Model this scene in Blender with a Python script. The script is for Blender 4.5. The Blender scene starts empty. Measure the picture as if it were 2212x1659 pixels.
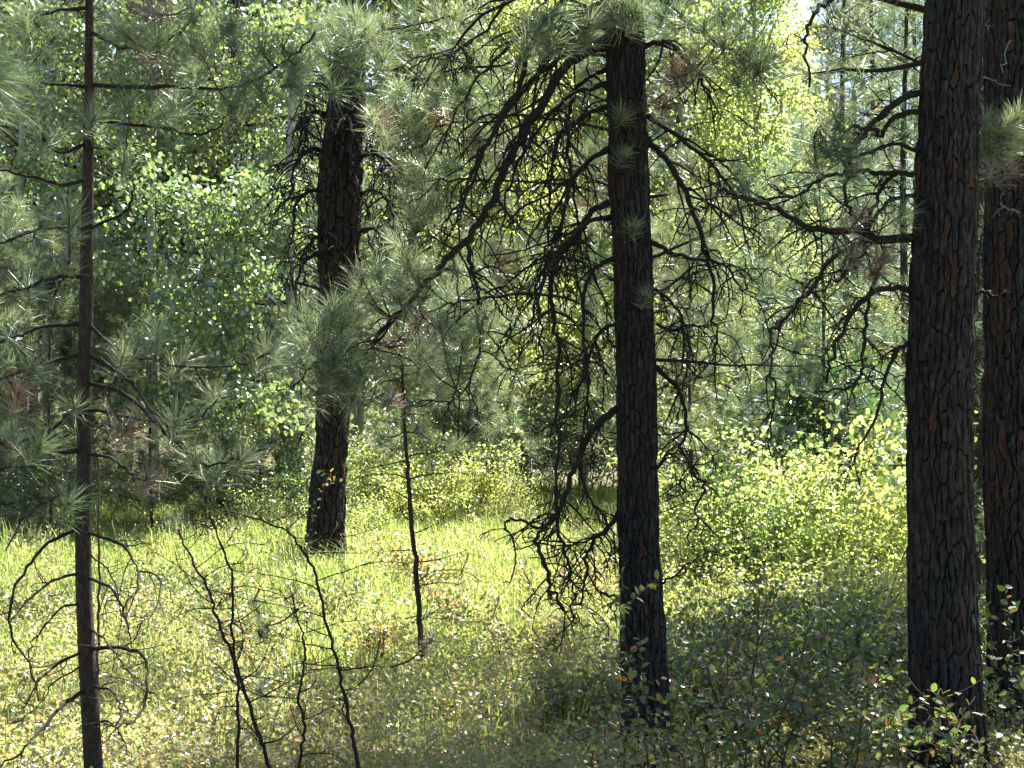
import bpy, math
import numpy as np
from mathutils import Vector, Matrix, Quaternion

# ------------------------------------------------------------------ camera, sky, sun, exposure
SC = bpy.context.scene
COL = SC.collection
F, CX, CY, CAMZ = 3675.0, 1106.0, 829.5, 2.2          # focal length and centre in units of a 2212 x 1659 picture

cam_d = bpy.data.cameras.new('camera')
cam = bpy.data.objects.new('camera', cam_d); COL.objects.link(cam)
cam.location = (0, 0, CAMZ); cam.rotation_euler = (math.radians(90), 0, 0)
cam_d.sensor_width = 36.0; cam_d.lens = 36.0 * F / 2212.0
cam_d.clip_start = 0.1; cam_d.clip_end = 2000
SC.camera = cam

SUN_EL, SUN_AZ = math.radians(55), math.radians(35)     # azimuth to the right of the viewing axis, behind the trees
world = bpy.data.worlds.new('World'); SC.world = world; world.use_nodes = True
wn = world.node_tree
bg = wn.nodes['Background']
sky = wn.nodes.new('ShaderNodeTexSky'); sky.sky_type = 'NISHITA'; sky.sun_disc = False
sky.sun_elevation = SUN_EL; sky.sun_rotation = SUN_AZ; sky.air_density = 1.0; sky.dust_density = 2.0; sky.altitude = 600
wn.links.new(sky.outputs[0], bg.inputs[0]); bg.inputs[1].default_value = 0.055

sl = bpy.data.lights.new('sun', 'SUN'); sl.energy = 5.0; sl.angle = math.radians(0.5); sl.color = (1.0, 0.95, 0.86)
sun = bpy.data.objects.new('sun', sl); COL.objects.link(sun)
sdir = Vector((math.sin(SUN_AZ) * math.cos(SUN_EL), math.cos(SUN_AZ) * math.cos(SUN_EL), math.sin(SUN_EL)))
sun.rotation_euler = sdir.to_track_quat('Z', 'Y').to_euler(); sun.location = (10, 40, 40)

SC.view_settings.view_transform = 'Standard'; SC.view_settings.look = 'None'
SC.view_settings.exposure = 2.2; SC.view_settings.gamma = 1.0
SC.render.engine = 'CYCLES'
cy = SC.cycles
cy.max_bounces = 4; cy.diffuse_bounces = 2; cy.glossy_bounces = 2; cy.transmission_bounces = 4; cy.transparent_max_bounces = 4
cy.sample_clamp_indirect = 4.0; cy.caustics_reflective = False; cy.caustics_refractive = False
cy.use_adaptive_sampling = True; cy.adaptive_threshold = 0.025
cy.use_denoising = True; cy.denoiser = 'OPENIMAGEDENOISE'; cy.denoising_input_passes = 'RGB_ALBEDO_NORMAL'; cy.denoising_prefilter = 'ACCURATE'

# ------------------------------------------------------------------ materials
def nmat(name):
    m = bpy.data.materials.new(name); m.use_nodes = True
    nt = m.node_tree; nt.nodes.clear()
    out = nt.nodes.new('ShaderNodeOutputMaterial')
    return m, nt, out

def ramp(nt, fac, stops, interp='LINEAR'):
    r = nt.nodes.new('ShaderNodeValToRGB'); r.color_ramp.interpolation = interp
    e = r.color_ramp.elements
    while len(e) < len(stops): e.new(0.5)
    for k, (p, c) in enumerate(stops):
        e[k].position = p; e[k].color = (*c, 1)
    nt.links.new(fac, r.inputs[0])
    return r.outputs[0]

def leaf_mat(name, stops, tstops, trans=0.5, gloss=0.1, rough=0.35, per_object=False, vary=True):
    m, nt, out = nmat(name)
    if per_object:
        rnd = nt.nodes.new('ShaderNodeObjectInfo').outputs['Random']
    else:
        rnd = nt.nodes.new('ShaderNodeNewGeometry').outputs['Random Per Island']
    c1 = ramp(nt, rnd, stops); c2 = ramp(nt, rnd, tstops)
    if vary and not per_object:
        oi = nt.nodes.new('ShaderNodeObjectInfo'); tint = ramp(nt, oi.outputs['Random'], [(0, (0.72, 0.85, 0.9)), (0.5, (1, 1, 1)), (1, (1.22, 1.08, 0.95))])
        o2 = []
        for c in (c1, c2):
            mx = nt.nodes.new('ShaderNodeMix'); mx.data_type = 'RGBA'; mx.blend_type = 'MULTIPLY'; mx.inputs[0].default_value = 1.0
            nt.links.new(c, mx.inputs[6]); nt.links.new(tint, mx.inputs[7]); o2.append(mx.outputs[2])
        c1, c2 = o2
    d = nt.nodes.new('ShaderNodeBsdfDiffuse'); t = nt.nodes.new('ShaderNodeBsdfTranslucent'); g = nt.nodes.new('ShaderNodeBsdfGlossy')
    nt.links.new(c1, d.inputs[0]); nt.links.new(c2, t.inputs[0]); g.inputs['Roughness'].default_value = rough
    g.inputs[0].default_value = (0.95, 0.97, 0.95, 1)
    a = nt.nodes.new('ShaderNodeMixShader'); a.inputs[0].default_value = trans
    b = nt.nodes.new('ShaderNodeMixShader'); b.inputs[0].default_value = gloss
    nt.links.new(d.outputs[0], a.inputs[1]); nt.links.new(t.outputs[0], a.inputs[2])
    nt.links.new(a.outputs[0], b.inputs[1]); nt.links.new(g.outputs[0], b.inputs[2])
    nt.links.new(b.outputs[0], out.inputs[0])
    return m

def bark_mat(name, stops, scale=(40, 40, 9), bump=0.6, dist=0.01, moss=None, rough=0.95, per_object=None):
    m, nt, out = nmat(name)
    tc = nt.nodes.new('ShaderNodeTexCoord'); mp = nt.nodes.new('ShaderNodeMapping'); mp.inputs['Scale'].default_value = scale
    nt.links.new(tc.outputs['Object'], mp.inputs[0])
    n = nt.nodes.new('ShaderNodeTexNoise'); n.inputs['Scale'].default_value = 1.0; n.inputs['Detail'].default_value = 6; n.inputs['Roughness'].default_value = 0.65
    nt.links.new(mp.outputs[0], n.inputs[0])
    col = ramp(nt, n.outputs[0], stops)
    if per_object:
        oi = nt.nodes.new('ShaderNodeObjectInfo')
        tint = ramp(nt, oi.outputs['Random'], per_object)
        mx = nt.nodes.new('ShaderNodeMix'); mx.data_type = 'RGBA'; mx.blend_type = 'MULTIPLY'; mx.inputs[0].default_value = 1.0
        nt.links.new(col, mx.inputs[6]); nt.links.new(tint, mx.inputs[7]); col = mx.outputs[2]
    if moss:
        n2 = nt.nodes.new('ShaderNodeTexNoise'); n2.inputs['Scale'].default_value = moss[1]; n2.inputs['Detail'].default_value = 4
        nt.links.new(tc.outputs['Object'], n2.inputs[0])
        f = ramp(nt, n2.outputs[0], [(moss[2], (0, 0, 0)), (moss[2] + 0.12, (1, 1, 1))])
        mx = nt.nodes.new('ShaderNodeMix'); mx.data_type = 'RGBA'
        nt.links.new(f, mx.inputs[0]); nt.links.new(col, mx.inputs[6]); mx.inputs[7].default_value = (*moss[0], 1); col = mx.outputs[2]
    p = nt.nodes.new('ShaderNodeBsdfPrincipled'); p.inputs['Roughness'].default_value = rough; p.inputs['Specular IOR Level'].default_value = 0.25
    nt.links.new(col, p.inputs['Base Color'])
    b = nt.nodes.new('ShaderNodeBump'); b.inputs['Strength'].default_value = bump; b.inputs['Distance'].default_value = dist
    nt.links.new(n.outputs[0], b.inputs['Height']); nt.links.new(b.outputs[0], p.inputs['Normal'])
    nt.links.new(p.outputs[0], out.inputs[0])
    return m

M = {}
M['plate'] = bark_mat('bark_plate_grey', [(0.32, (0.012, 0.012, 0.012)), (0.5, (0.040, 0.039, 0.039)), (0.72, (0.115, 0.112, 0.11))], (75, 75, 14), 1.0, 0.02,
                      per_object=[(0.0, (0.7, 0.7, 0.72)), (0.6, (1.0, 1.0, 1.0)), (0.88, (1.08, 0.98, 0.95)), (1.0, (1.3, 0.88, 0.78))])
M['plate_orange'] = bark_mat('bark_plate_orange', [(0.3, (0.024, 0.018, 0.015)), (0.5, (0.062, 0.042, 0.032)), (0.75, (0.13, 0.085, 0.062))], (60, 60, 18), 0.8, 0.01,
                      per_object=[(0.0, (0.75, 0.75, 0.75)), (1.0, (1.15, 1.0, 1.0))])
M['furrow'] = bark_mat('bark_furrow', [(0.3, (0.010, 0.009, 0.009)), (0.7, (0.030, 0.027, 0.025))], (50, 50, 10), 0.8, 0.02)
M['young_bark'] = bark_mat('young_bark', [(0.3, (0.025, 0.02, 0.018)), (0.55, (0.065, 0.05, 0.042)), (0.8, (0.15, 0.12, 0.10))], (70, 70, 28), 1.0, 0.012)
M['dead_wood'] = bark_mat('dead_wood', [(0.3, (0.014, 0.012, 0.010)), (0.6, (0.036, 0.031, 0.027)), (0.85, (0.09, 0.08, 0.07))], (60, 60, 60), 0.8, 0.006,
                      moss=((0.035, 0.038, 0.014), 9.0, 0.56))
M['twig_wood'] = bark_mat('twig_wood', [(0.3, (0.05, 0.036, 0.028)), (0.6, (0.11, 0.08, 0.06)), (0.85, (0.2, 0.16, 0.13))], (60, 60, 60), 0.6, 0.005)
M['grey_wood'] = bark_mat('grey_wood', [(0.3, (0.12, 0.11, 0.10)), (0.7, (0.3, 0.28, 0.26))], (60, 60, 60), 0.5, 0.004)
M['aspen_bark'] = bark_mat('aspen_bark', [(0.25, (0.05, 0.05, 0.045)), (0.36, (0.34, 0.34, 0.29)), (0.8, (0.52, 0.51, 0.45))], (6, 6, 14), 0.3, 0.01)

M['needle'] = leaf_mat('pine_needle', [(0, (0.028, 0.062, 0.034)), (0.5, (0.05, 0.095, 0.045)), (1, (0.10, 0.13, 0.06))],
                       [(0, (0.17, 0.29, 0.11)), (1, (0.42, 0.50, 0.22))], 0.40, 0.13, 0.45, True)
M['needle_mass'] = leaf_mat('pine_needle_mass', [(0, (0.045, 0.085, 0.04)), (0.7, (0.085, 0.13, 0.065)), (0.9, (0.15, 0.165, 0.085)), (1, (0.26, 0.15, 0.07))],
                       [(0, (0.17, 0.29, 0.11)), (1, (0.42, 0.50, 0.22))], 0.40, 0.13, 0.45)
M['needle_brown'] = leaf_mat('dead_needle', [(0, (0.10, 0.07, 0.045)), (0.8, (0.16, 0.10, 0.06)), (1, (0.30, 0.14, 0.06))],
                       [(0, (0.16, 0.08, 0.04)), (1, (0.34, 0.15, 0.06))], 0.2, 0.2, 0.45, True)
M['aspen'] = leaf_mat('aspen_leaf', [(0, (0.045, 0.10, 0.03)), (0.7, (0.075, 0.15, 0.04)), (1, (0.13, 0.19, 0.04))],
                      [(0, (0.24, 0.37, 0.11)), (0.85, (0.46, 0.57, 0.17)), (1, (0.72, 0.74, 0.12))], 0.44, 0.15, 0.36)
M['aspen_leaf'] = leaf_mat('aspen_leaf_single', [(0, (0.045, 0.10, 0.03)), (0.7, (0.075, 0.15, 0.04)), (1, (0.13, 0.19, 0.04))],
                      [(0, (0.24, 0.37, 0.11)), (0.85, (0.46, 0.57, 0.17)), (1, (0.72, 0.74, 0.12))], 0.44, 0.15, 0.36, True)
M['yellow_leaf'] = leaf_mat('yellow_green_leaf', [(0, (0.09, 0.15, 0.03)), (0.7, (0.14, 0.19, 0.04)), (1, (0.22, 0.22, 0.06))],
                      [(0, (0.42, 0.60, 0.14)), (0.8, (0.64, 0.72, 0.20)), (1, (0.82, 0.70, 0.22))], 0.6, 0.09, 0.35)
M['green_leaf'] = leaf_mat('green_leaf', [(0, (0.045, 0.09, 0.03)), (0.7, (0.08, 0.13, 0.035)), (1, (0.14, 0.15, 0.04))],
                      [(0, (0.17, 0.27, 0.07)), (0.8, (0.31, 0.39, 0.10)), (1, (0.46, 0.43, 0.12))], 0.45, 0.12, 0.33)
M['shade_leaf'] = leaf_mat('broad_dark_leaf', [(0, (0.035, 0.075, 0.035)), (1, (0.07, 0.12, 0.04))],
                      [(0, (0.10, 0.22, 0.04)), (1, (0.20, 0.34, 0.05))], 0.35, 0.12, 0.35)
M['fg_leaf'] = leaf_mat('serviceberry_leaf', [(0, (0.055, 0.095, 0.045)), (0.75, (0.085, 0.125, 0.05)), (0.88, (0.16, 0.16, 0.05)), (0.95, (0.32, 0.18, 0.05)), (1, (0.30, 0.10, 0.04))],
                      [(0, (0.12, 0.22, 0.05)), (0.75, (0.22, 0.32, 0.05)), (0.9, (0.45, 0.42, 0.06)), (1, (0.5, 0.22, 0.05))], 0.38, 0.06, 0.45, True)
M['cover_leaf'] = leaf_mat('ground_cover_leaf', [(0, (0.08, 0.12, 0.035)), (0.6, (0.13, 0.15, 0.045)), (0.85, (0.24, 0.19, 0.07)), (0.96, (0.32, 0.17, 0.07)), (1, (0.26, 0.08, 0.05))],
                      [(0, (0.38, 0.48, 0.12)), (0.6, (0.56, 0.56, 0.16)), (0.85, (0.72, 0.60, 0.24)), (1, (0.62, 0.34, 0.16))], 0.5, 0.10, 0.38)
M['grass'] = leaf_mat('grass_blade', [(0, (0.07, 0.15, 0.03)), (0.5, (0.13, 0.20, 0.035)), (0.8, (0.22, 0.23, 0.06)), (1, (0.36, 0.30, 0.16))],
                      [(0, (0.30, 0.52, 0.10)), (0.6, (0.48, 0.64, 0.14)), (0.85, (0.62, 0.65, 0.22)), (1, (0.70, 0.62, 0.34))], 0.54, 0.04, 0.4)

def ground_mat():
    m, nt, out = nmat('forest_floor')
    tc = nt.nodes.new('ShaderNodeTexCoord')
    n = nt.nodes.new('ShaderNodeTexNoise'); n.inputs['Scale'].default_value = 1.3; n.inputs['Detail'].default_value = 10; n.inputs['Roughness'].default_value = 0.7
    nt.links.new(tc.outputs['Object'], n.inputs[0])
    c = ramp(nt, n.outputs[0], [(0.3, (0.06, 0.05, 0.025)), (0.5, (0.10, 0.095, 0.04)), (0.7, (0.17, 0.14, 0.08))])
    p = nt.nodes.new('ShaderNodeBsdfPrincipled'); p.inputs['Roughness'].default_value = 1.0
    nt.links.new(c, p.inputs['Base Color'])
    b = nt.nodes.new('ShaderNodeBump'); b.inputs['Distance'].default_value = 0.06
    nt.links.new(n.outputs[0], b.inputs['Height']); nt.links.new(b.outputs[0], p.inputs['Normal'])
    nt.links.new(p.outputs[0], out.inputs[0])
    return m
M['ground'] = ground_mat()
M['brush_leaf'] = leaf_mat('brush_leaf', [(0, (0.045, 0.085, 0.04)), (0.8, (0.075, 0.115, 0.045)), (0.94, (0.15, 0.14, 0.05)), (1, (0.28, 0.15, 0.06))], [(0, (0.12, 0.24, 0.06)), (0.8, (0.24, 0.34, 0.08)), (1, (0.5, 0.36, 0.1))], 0.38, 0.08, 0.42)
M['straw'] = leaf_mat('dry_straw', [(0, (0.30, 0.25, 0.14)), (1, (0.48, 0.42, 0.28))], [(0, (0.4, 0.34, 0.18)), (1, (0.55, 0.48, 0.3))], 0.3, 0.05, 0.5)

# ------------------------------------------------------------------ geometry helpers
def P(px, py, D):
    return np.array([(px - CX) / F * D, D, CAMZ - (py - CY) / F * D])

def gz(x, y):
    x = np.asarray(x, float); y = np.asarray(y, float)
    z = 0.05 * np.sin(0.7 * x + 1.0) * np.sin(0.45 * y) + 0.03 * np.sin(1.9 * x + 0.6 * y)
    t = np.clip((7.0 - y) / 5.0, 0, 1)
    far = np.clip((y - 60) / 120, 0, 1)
    return z + 0.55 * t * t * (3 - 2 * t) + 5.0 * far * far

class MB:
    def __init__(s): s.v = []; s.f = []; s.n = 0
    def add(s, V, Fc):
        V = np.asarray(V, float).reshape(-1, 3); Fc = np.asarray(Fc, int)
        s.v.append(V); s.f.append(Fc + s.n); s.n += len(V)
    def mesh(s, name, mat, origin=(0, 0, 0), smooth=True):
        me = bpy.data.meshes.new(name)
        V = np.concatenate(s.v) - np.asarray(origin, float)
        me.vertices.add(len(V)); me.vertices.foreach_set('co', V.astype(np.float32).ravel())
        loops = np.concatenate([f.ravel() for f in s.f])
        tot = np.concatenate([np.full(len(f), f.shape[1]) for f in s.f])
        st = np.concatenate([[0], np.cumsum(tot)[:-1]])
        me.loops.add(len(loops)); me.loops.foreach_set('vertex_index', loops.astype(np.int32))
        me.polygons.add(len(tot)); me.polygons.foreach_set('loop_start', st.astype(np.int32)); me.polygons.foreach_set('loop_total', tot.astype(np.int32))
        me.update(calc_edges=True); me.validate()
        me.polygons.foreach_set('use_smooth', np.full(len(me.polygons), bool(smooth)))
        me.materials.append(mat)
        return me

def norm(a): return a / np.maximum(np.linalg.norm(a, axis=-1, keepdims=True), 1e-9)

def link(name, me, parent=None, kind=None):
    o = bpy.data.objects.new(name, me); COL.objects.link(o)
    if parent is not None: o.parent = parent
    if kind: o['kind'] = kind
    return o

def thing(name, label, cat, loc, group=None):
    o = bpy.data.objects.new(name, None); COL.objects.link(o); o.location = loc; o.empty_display_size = 0.1
    o['label'] = label; o['category'] = cat
    if group: o['group'] = group
    return o

def copy_tree(o, parent=None):
    c = o.copy(); COL.objects.link(c); c.parent = parent
    for ch in o.children: copy_tree(ch, c)
    return c

def tube(mb, pts, rad, sides=5, seed=0):
    pts = np.asarray(pts, float); n = len(pts); rad = np.broadcast_to(np.asarray(rad, float), (n,))
    t = np.gradient(pts, axis=0); t = norm(t)
    ref = np.array([0.31, 0.83, 0.46]) if seed % 2 else np.array([0.77, -0.52, 0.37])
    u = norm(np.cross(t, ref)); w = np.cross(t, u)
    a = np.arange(sides) * 2 * np.pi / sides
    V = pts[:, None] + rad[:, None, None] * (np.cos(a)[None, :, None] * u[:, None] + np.sin(a)[None, :, None] * w[:, None])
    i = np.arange(n - 1)[:, None] * sides; j = np.arange(sides)[None]; j2 = (j + 1) % sides
    Fq = np.stack([i + j, i + j2, i + sides + j2, i + sides + j], -1).reshape(-1, 4)
    mb.add(V, Fq)

def smooth_path(pts, n):
    """Catmull-Rom through pts, resampled to n points."""
    p = np.asarray(pts, float); p = np.vstack([2 * p[0] - p[1], p, 2 * p[-1] - p[-2]])
    m = len(p) - 3
    s = np.linspace(0, m - 1e-6, n); k = s.astype(int); t = (s - k)[:, None]
    a, b, c, d = p[k], p[k + 1], p[k + 2], p[k + 3]
    return 0.5 * (2 * b + (c - a) * t + (2 * a - 5 * b + 4 * c - d) * t * t + (3 * b - a - 3 * c + d) * t ** 3)

def grow(rng, p, d, L, n=9, wig=0.16, grav=0.0, curl=0.0):
    """A wandering twig: n points from p along d, with droop (grav < 0) and a curl."""
    t = np.linspace(0, 1, n)[:, None]
    e1 = norm(np.cross(d, rng.normal(size=3))); e2 = np.cross(d, e1)
    ang = curl * t
    D = d[None] * np.cos(ang) + e1[None] * np.sin(ang) + np.cumsum(rng.normal(0, wig, (n, 3)), 0)
    D = D + np.array([0, 0, 1.0])[None] * grav * t
    D = norm(D) * (L / n)
    pts = p[None] + np.cumsum(D, 0)
    return np.vstack([p[None], pts])

def twiggery(mb, rng, pts, r, count, L, depth, grav, curl=1.6, sides=4, t0=0.12, wig=0.17, tips=None, spread=1.0, minr=0.0016):
    """Side twigs along a branch, recursively; tips collects end points with directions."""
    n = len(pts)
    tang = norm(np.gradient(pts, axis=0))
    for k in range(count):
        t = t0 + (1 - t0) * rng.random(); i = min(int(t * (n - 1)), n - 2)
        q = pts[i] + (pts[i + 1] - pts[i]) * rng.random()
        pr = rng.normal(size=3); pr[2] = pr[2] * 0.6
        d = norm(0.55 * tang[i] + spread * norm(pr))
        ll = L * rng.uniform(0.45, 1.15) * (1 - 0.35 * t)
        tw = grow(rng, q, d, ll, 7 if depth < 2 else 9, wig, grav * rng.uniform(0.6, 1.3), curl * rng.uniform(-1, 1))
        ri = float(r[i] if np.ndim(r) else r)
        r0 = max(minr * 1.3, min(ri * 0.6, ll * 0.015 + 0.0012))
        rr = np.linspace(r0, max(minr, r0 * 0.4), len(tw))
        rr = rr * rng.uniform(0.82, 1.25, len(tw))
        tube(mb, tw, rr, sides, k)
        if tips is not None: tips.append((tw[-1], norm(tw[-1] - tw[-3])))
        if depth > 1:
            twiggery(mb, rng, tw, rr, min(3, max(2, int(count * 0.22) + rng.integers(0, 2))), ll * 0.5, depth - 1, grav, curl, 3, 0.2, wig, tips, spread, minr)

def rot_to(d, rng):
    """Orthonormal frames whose third axis is d (k,3) with a random roll."""
    d = norm(np.atleast_2d(d)); r = rng.normal(size=d.shape)
    x = norm(np.cross(d, r)); y = np.cross(d, x)
    return np.stack([x, y, d], -1)

def scatter(mb, tv, tf, pos, Rm, sc):
    """Copies of a template (tv, tf) at pos with rotations Rm and scales sc, merged into mb."""
    k = len(pos)
    V = np.einsum('kij,vj->kvi', Rm, tv) * np.asarray(sc)[:, None, None] + pos[:, None]
    Fc = tf[None] + (np.arange(k) * len(tv))[:, None, None]
    mb.add(V.reshape(-1, 3), Fc.reshape(-1, tf.shape[1]))

# leaf templates: length 1 along +y, normal +z
LEAF6 = (np.array([[0, 0, 0], [-.36, .32, .06], [-.30, .70, .05], [0, 1, -.04], [.30, .70, .05], [.36, .32, .06]], float),
         np.array([[0, 5, 4], [0, 4, 3], [0, 3, 2], [0, 2, 1]]))
LEAF4 = (np.array([[0, 0, 0], [-.32, .5, .07], [0, 1, -.03], [.32, .5, .07]], float), np.array([[0, 3, 2], [0, 2, 1]]))
_a = [(.0, .0), (.22, .10), (.40, .32), (.42, .52), (.30, .78), (.12, .93), (0, 1.0)]
_lv = [[0, 0, 0]] + [[x, y, .16 * x] for x, y in _a[1:-1]] + [[0, 1, -.08]] + [[-x, y, .16 * x] for x, y in _a[1:-1][::-1]] + [[0, .35, -.01], [0, .7, -.02]]
LEAF12 = (np.array(_lv, float), np.array([[0, 1, 12], [1, 2, 12], [2, 3, 12], [3, 13, 12], [3, 4, 13], [4, 5, 13], [5, 6, 13], [6, 7, 13], [7, 8, 13], [8, 9, 13], [9, 12, 13], [9, 10, 12], [10, 11, 12], [11, 0, 12]]))

def leaf_frames(rng, k, hang=0.3, up=0.0):
    """Random leaf frames: y along the leaf (hanging a little), z the normal."""
    y = rng.normal(size=(k, 3)); y[:, 2] -= hang * 2
    y = norm(y); r = rng.normal(size=(k, 3)); r[:, 2] += up * 3
    x = norm(np.cross(y, r)); z = np.cross(x, y)
    return np.stack([x, y, z], -1)

def mesh_single(name, tpl, mat, smooth=True):
    mb = MB(); mb.add(*tpl); return mb.mesh(name, mat, smooth=smooth)

# pine tufts
def tuft_arrays(rng, n, length, width, seg=2, shoot=0.14):
    mbv, mbf = [], []
    k = 0
    for i in range(n):
        s = rng.random() ** 0.6
        base = np.array([0, 0, -shoot * (1 - s)])
        th = math.radians(rng.uniform(8, 62) + (1 - s) * 38); ph = rng.uniform(0, 2 * np.pi)
        d = np.array([math.sin(th) * math.cos(ph), math.sin(th) * math.sin(ph), math.cos(th)])
        L = length * rng.uniform(0.72, 1.1)
        side = norm(np.cross(d, rng.normal(size=3))); w = width * 0.5
        bend = (rng.normal(0, 0.09, 3) + [0, 0, -0.05]) * L
        if seg == 1:
            mbv += [base + side * w, base - side * w, base + d * L + bend]; mbf.append([k, k + 1, k + 2]); k += 3
        else:
            m = base + d * L * 0.55 + bend * 0.2; e = base + d * L + bend
            mbv += [base + side * w, base - side * w, m - side * w, m + side * w, e]
            mbf += [[k, k + 1, k + 2], [k, k + 2, k + 3], [k + 3, k + 2, k + 4]]; k += 5
    return np.array(mbv), np.array(mbf)

_r = np.random.default_rng(5)
TUFT = [tuft_arrays(_r, 125, 0.18, 0.0027) for _ in range(5)]
TUFT_MID = [tuft_arrays(_r, 60, 0.19, 0.006, 1) for _ in range(5)]
TUFT_FAR = [tuft_arrays(_r, 26, 0.21, 0.011, 1) for _ in range(4)]
def _tm(t, name, mat):
    mb = MB(); mb.add(*t); return mb.mesh(name, mat, smooth=False)
TUFT_ME = {'green': [_tm(t, 'needle_tuft', M['needle']) for t in TUFT], 'brown': [_tm(t, 'dead_needle_tuft', M['needle_brown']) for t in TUFT]}

def put_tuft(parent, base, pos, d, rng, sc=1.0, kind='green'):
    o = link('needle_tuft' if kind == 'green' else 'dead_needle_tuft', TUFT_ME[kind][rng.integers(0, 5)], parent)
    o.location = Vector(pos - base)
    q = Vector(norm(d)).to_track_quat('Z', 'Y') @ Quaternion((0, 0, 1), rng.uniform(0, 6.28))
    o.rotation_mode = 'QUATERNION'; o.rotation_quaternion = q
    s = sc * rng.uniform(0.85, 1.15); o.scale = (s, s, s)
    return o

def needle_mass(rng, tips, tpl, sc=1.0, cap=None):
    """Merge tufts at tips [(pos, dir)] into one MB."""
    mb = MB(); pos = np.array([t[0] for t in tips]); d = np.array([t[1] for t in tips])
    d = norm(d + rng.normal(0, 0.25, d.shape) + np.array([0, 0, 0.25]))
    Rm = rot_to(d, rng); s = sc * rng.uniform(0.8, 1.2, len(pos)); which = rng.integers(0, len(tpl), len(pos))
    for w in range(len(tpl)):
        k = which == w
        if k.any(): scatter(mb, tpl[w][0], tpl[w][1], pos[k], Rm[k], s[k])
    return mb

# ------------------------------------------------------------------ trunks with bark plates
def trunk_path(table, D, base_z=None, top=None, lean=(0, 0)):
    """table rows (centre px, py, full width px), top to bottom -> points and radii, base first."""
    pts = np.array([P(c, y, D) for c, y, w in table])[::-1]; rad = np.array([w * 0.5 / F * D for c, y, w in table])[::-1]
    return pts, rad

def build_trunk(tree, base, pts, rad, rng, mat, sides=28, step=0.06, rough=0.05, smooth=True):
    z = pts[:, 2]; n = max(12, int((z[-1] - z[0]) / step))
    zz = np.linspace(z[0], z[-1], n)
    c = np.stack([np.interp(zz, z, pts[:, 0]), np.interp(zz, z, pts[:, 1]), zz], 1); r = np.interp(zz, z, rad)
    a = np.arange(sides) * 2 * np.pi / sides
    # vertical ridges that drift with height
    ph = rng.uniform(0, 6.28, 6); fr = rng.integers(3, 14, 6)
    rid = sum(np.sin(fr[k] * a[None] + ph[k] + zz[:, None] * rng.uniform(-1.2, 1.2)) for k in range(6)) / 6
    R = r[:, None] * (1 + rough * rid + rng.normal(0, rough * 0.35, (n, sides)))
    V = np.stack([c[:, None, 0] + R * np.cos(a), c[:, None, 1] + R * np.sin(a), np.repeat(zz[:, None], sides, 1)], -1)
    i = np.arange(n - 1)[:, None] * sides; j = np.arange(sides)[None]; j2 = (j + 1) % sides
    mb = MB(); mb.add(V, np.stack([i + j, i + j2, i + sides + j2, i + sides + j], -1).reshape(-1, 4))
    return link('trunk', mb.mesh('trunk', mat, base, smooth), tree)

def clip(poly, m, nrm):
    out = []
    k = len(poly)
    s = [(p[0] - m[0]) * nrm[0] + (p[1] - m[1]) * nrm[1] for p in poly]
    for i in range(k):
        a, b, sa, sb = poly[i], poly[(i + 1) % k], s[i], s[(i + 1) % k]
        if sa <= 0: out.append(a)
        if (sa < 0) != (sb < 0):
            t = sa / (sa - sb); out.append((a[0] + (b[0] - a[0]) * t, a[1] + (b[1] - a[1]) * t))
    return out

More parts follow.
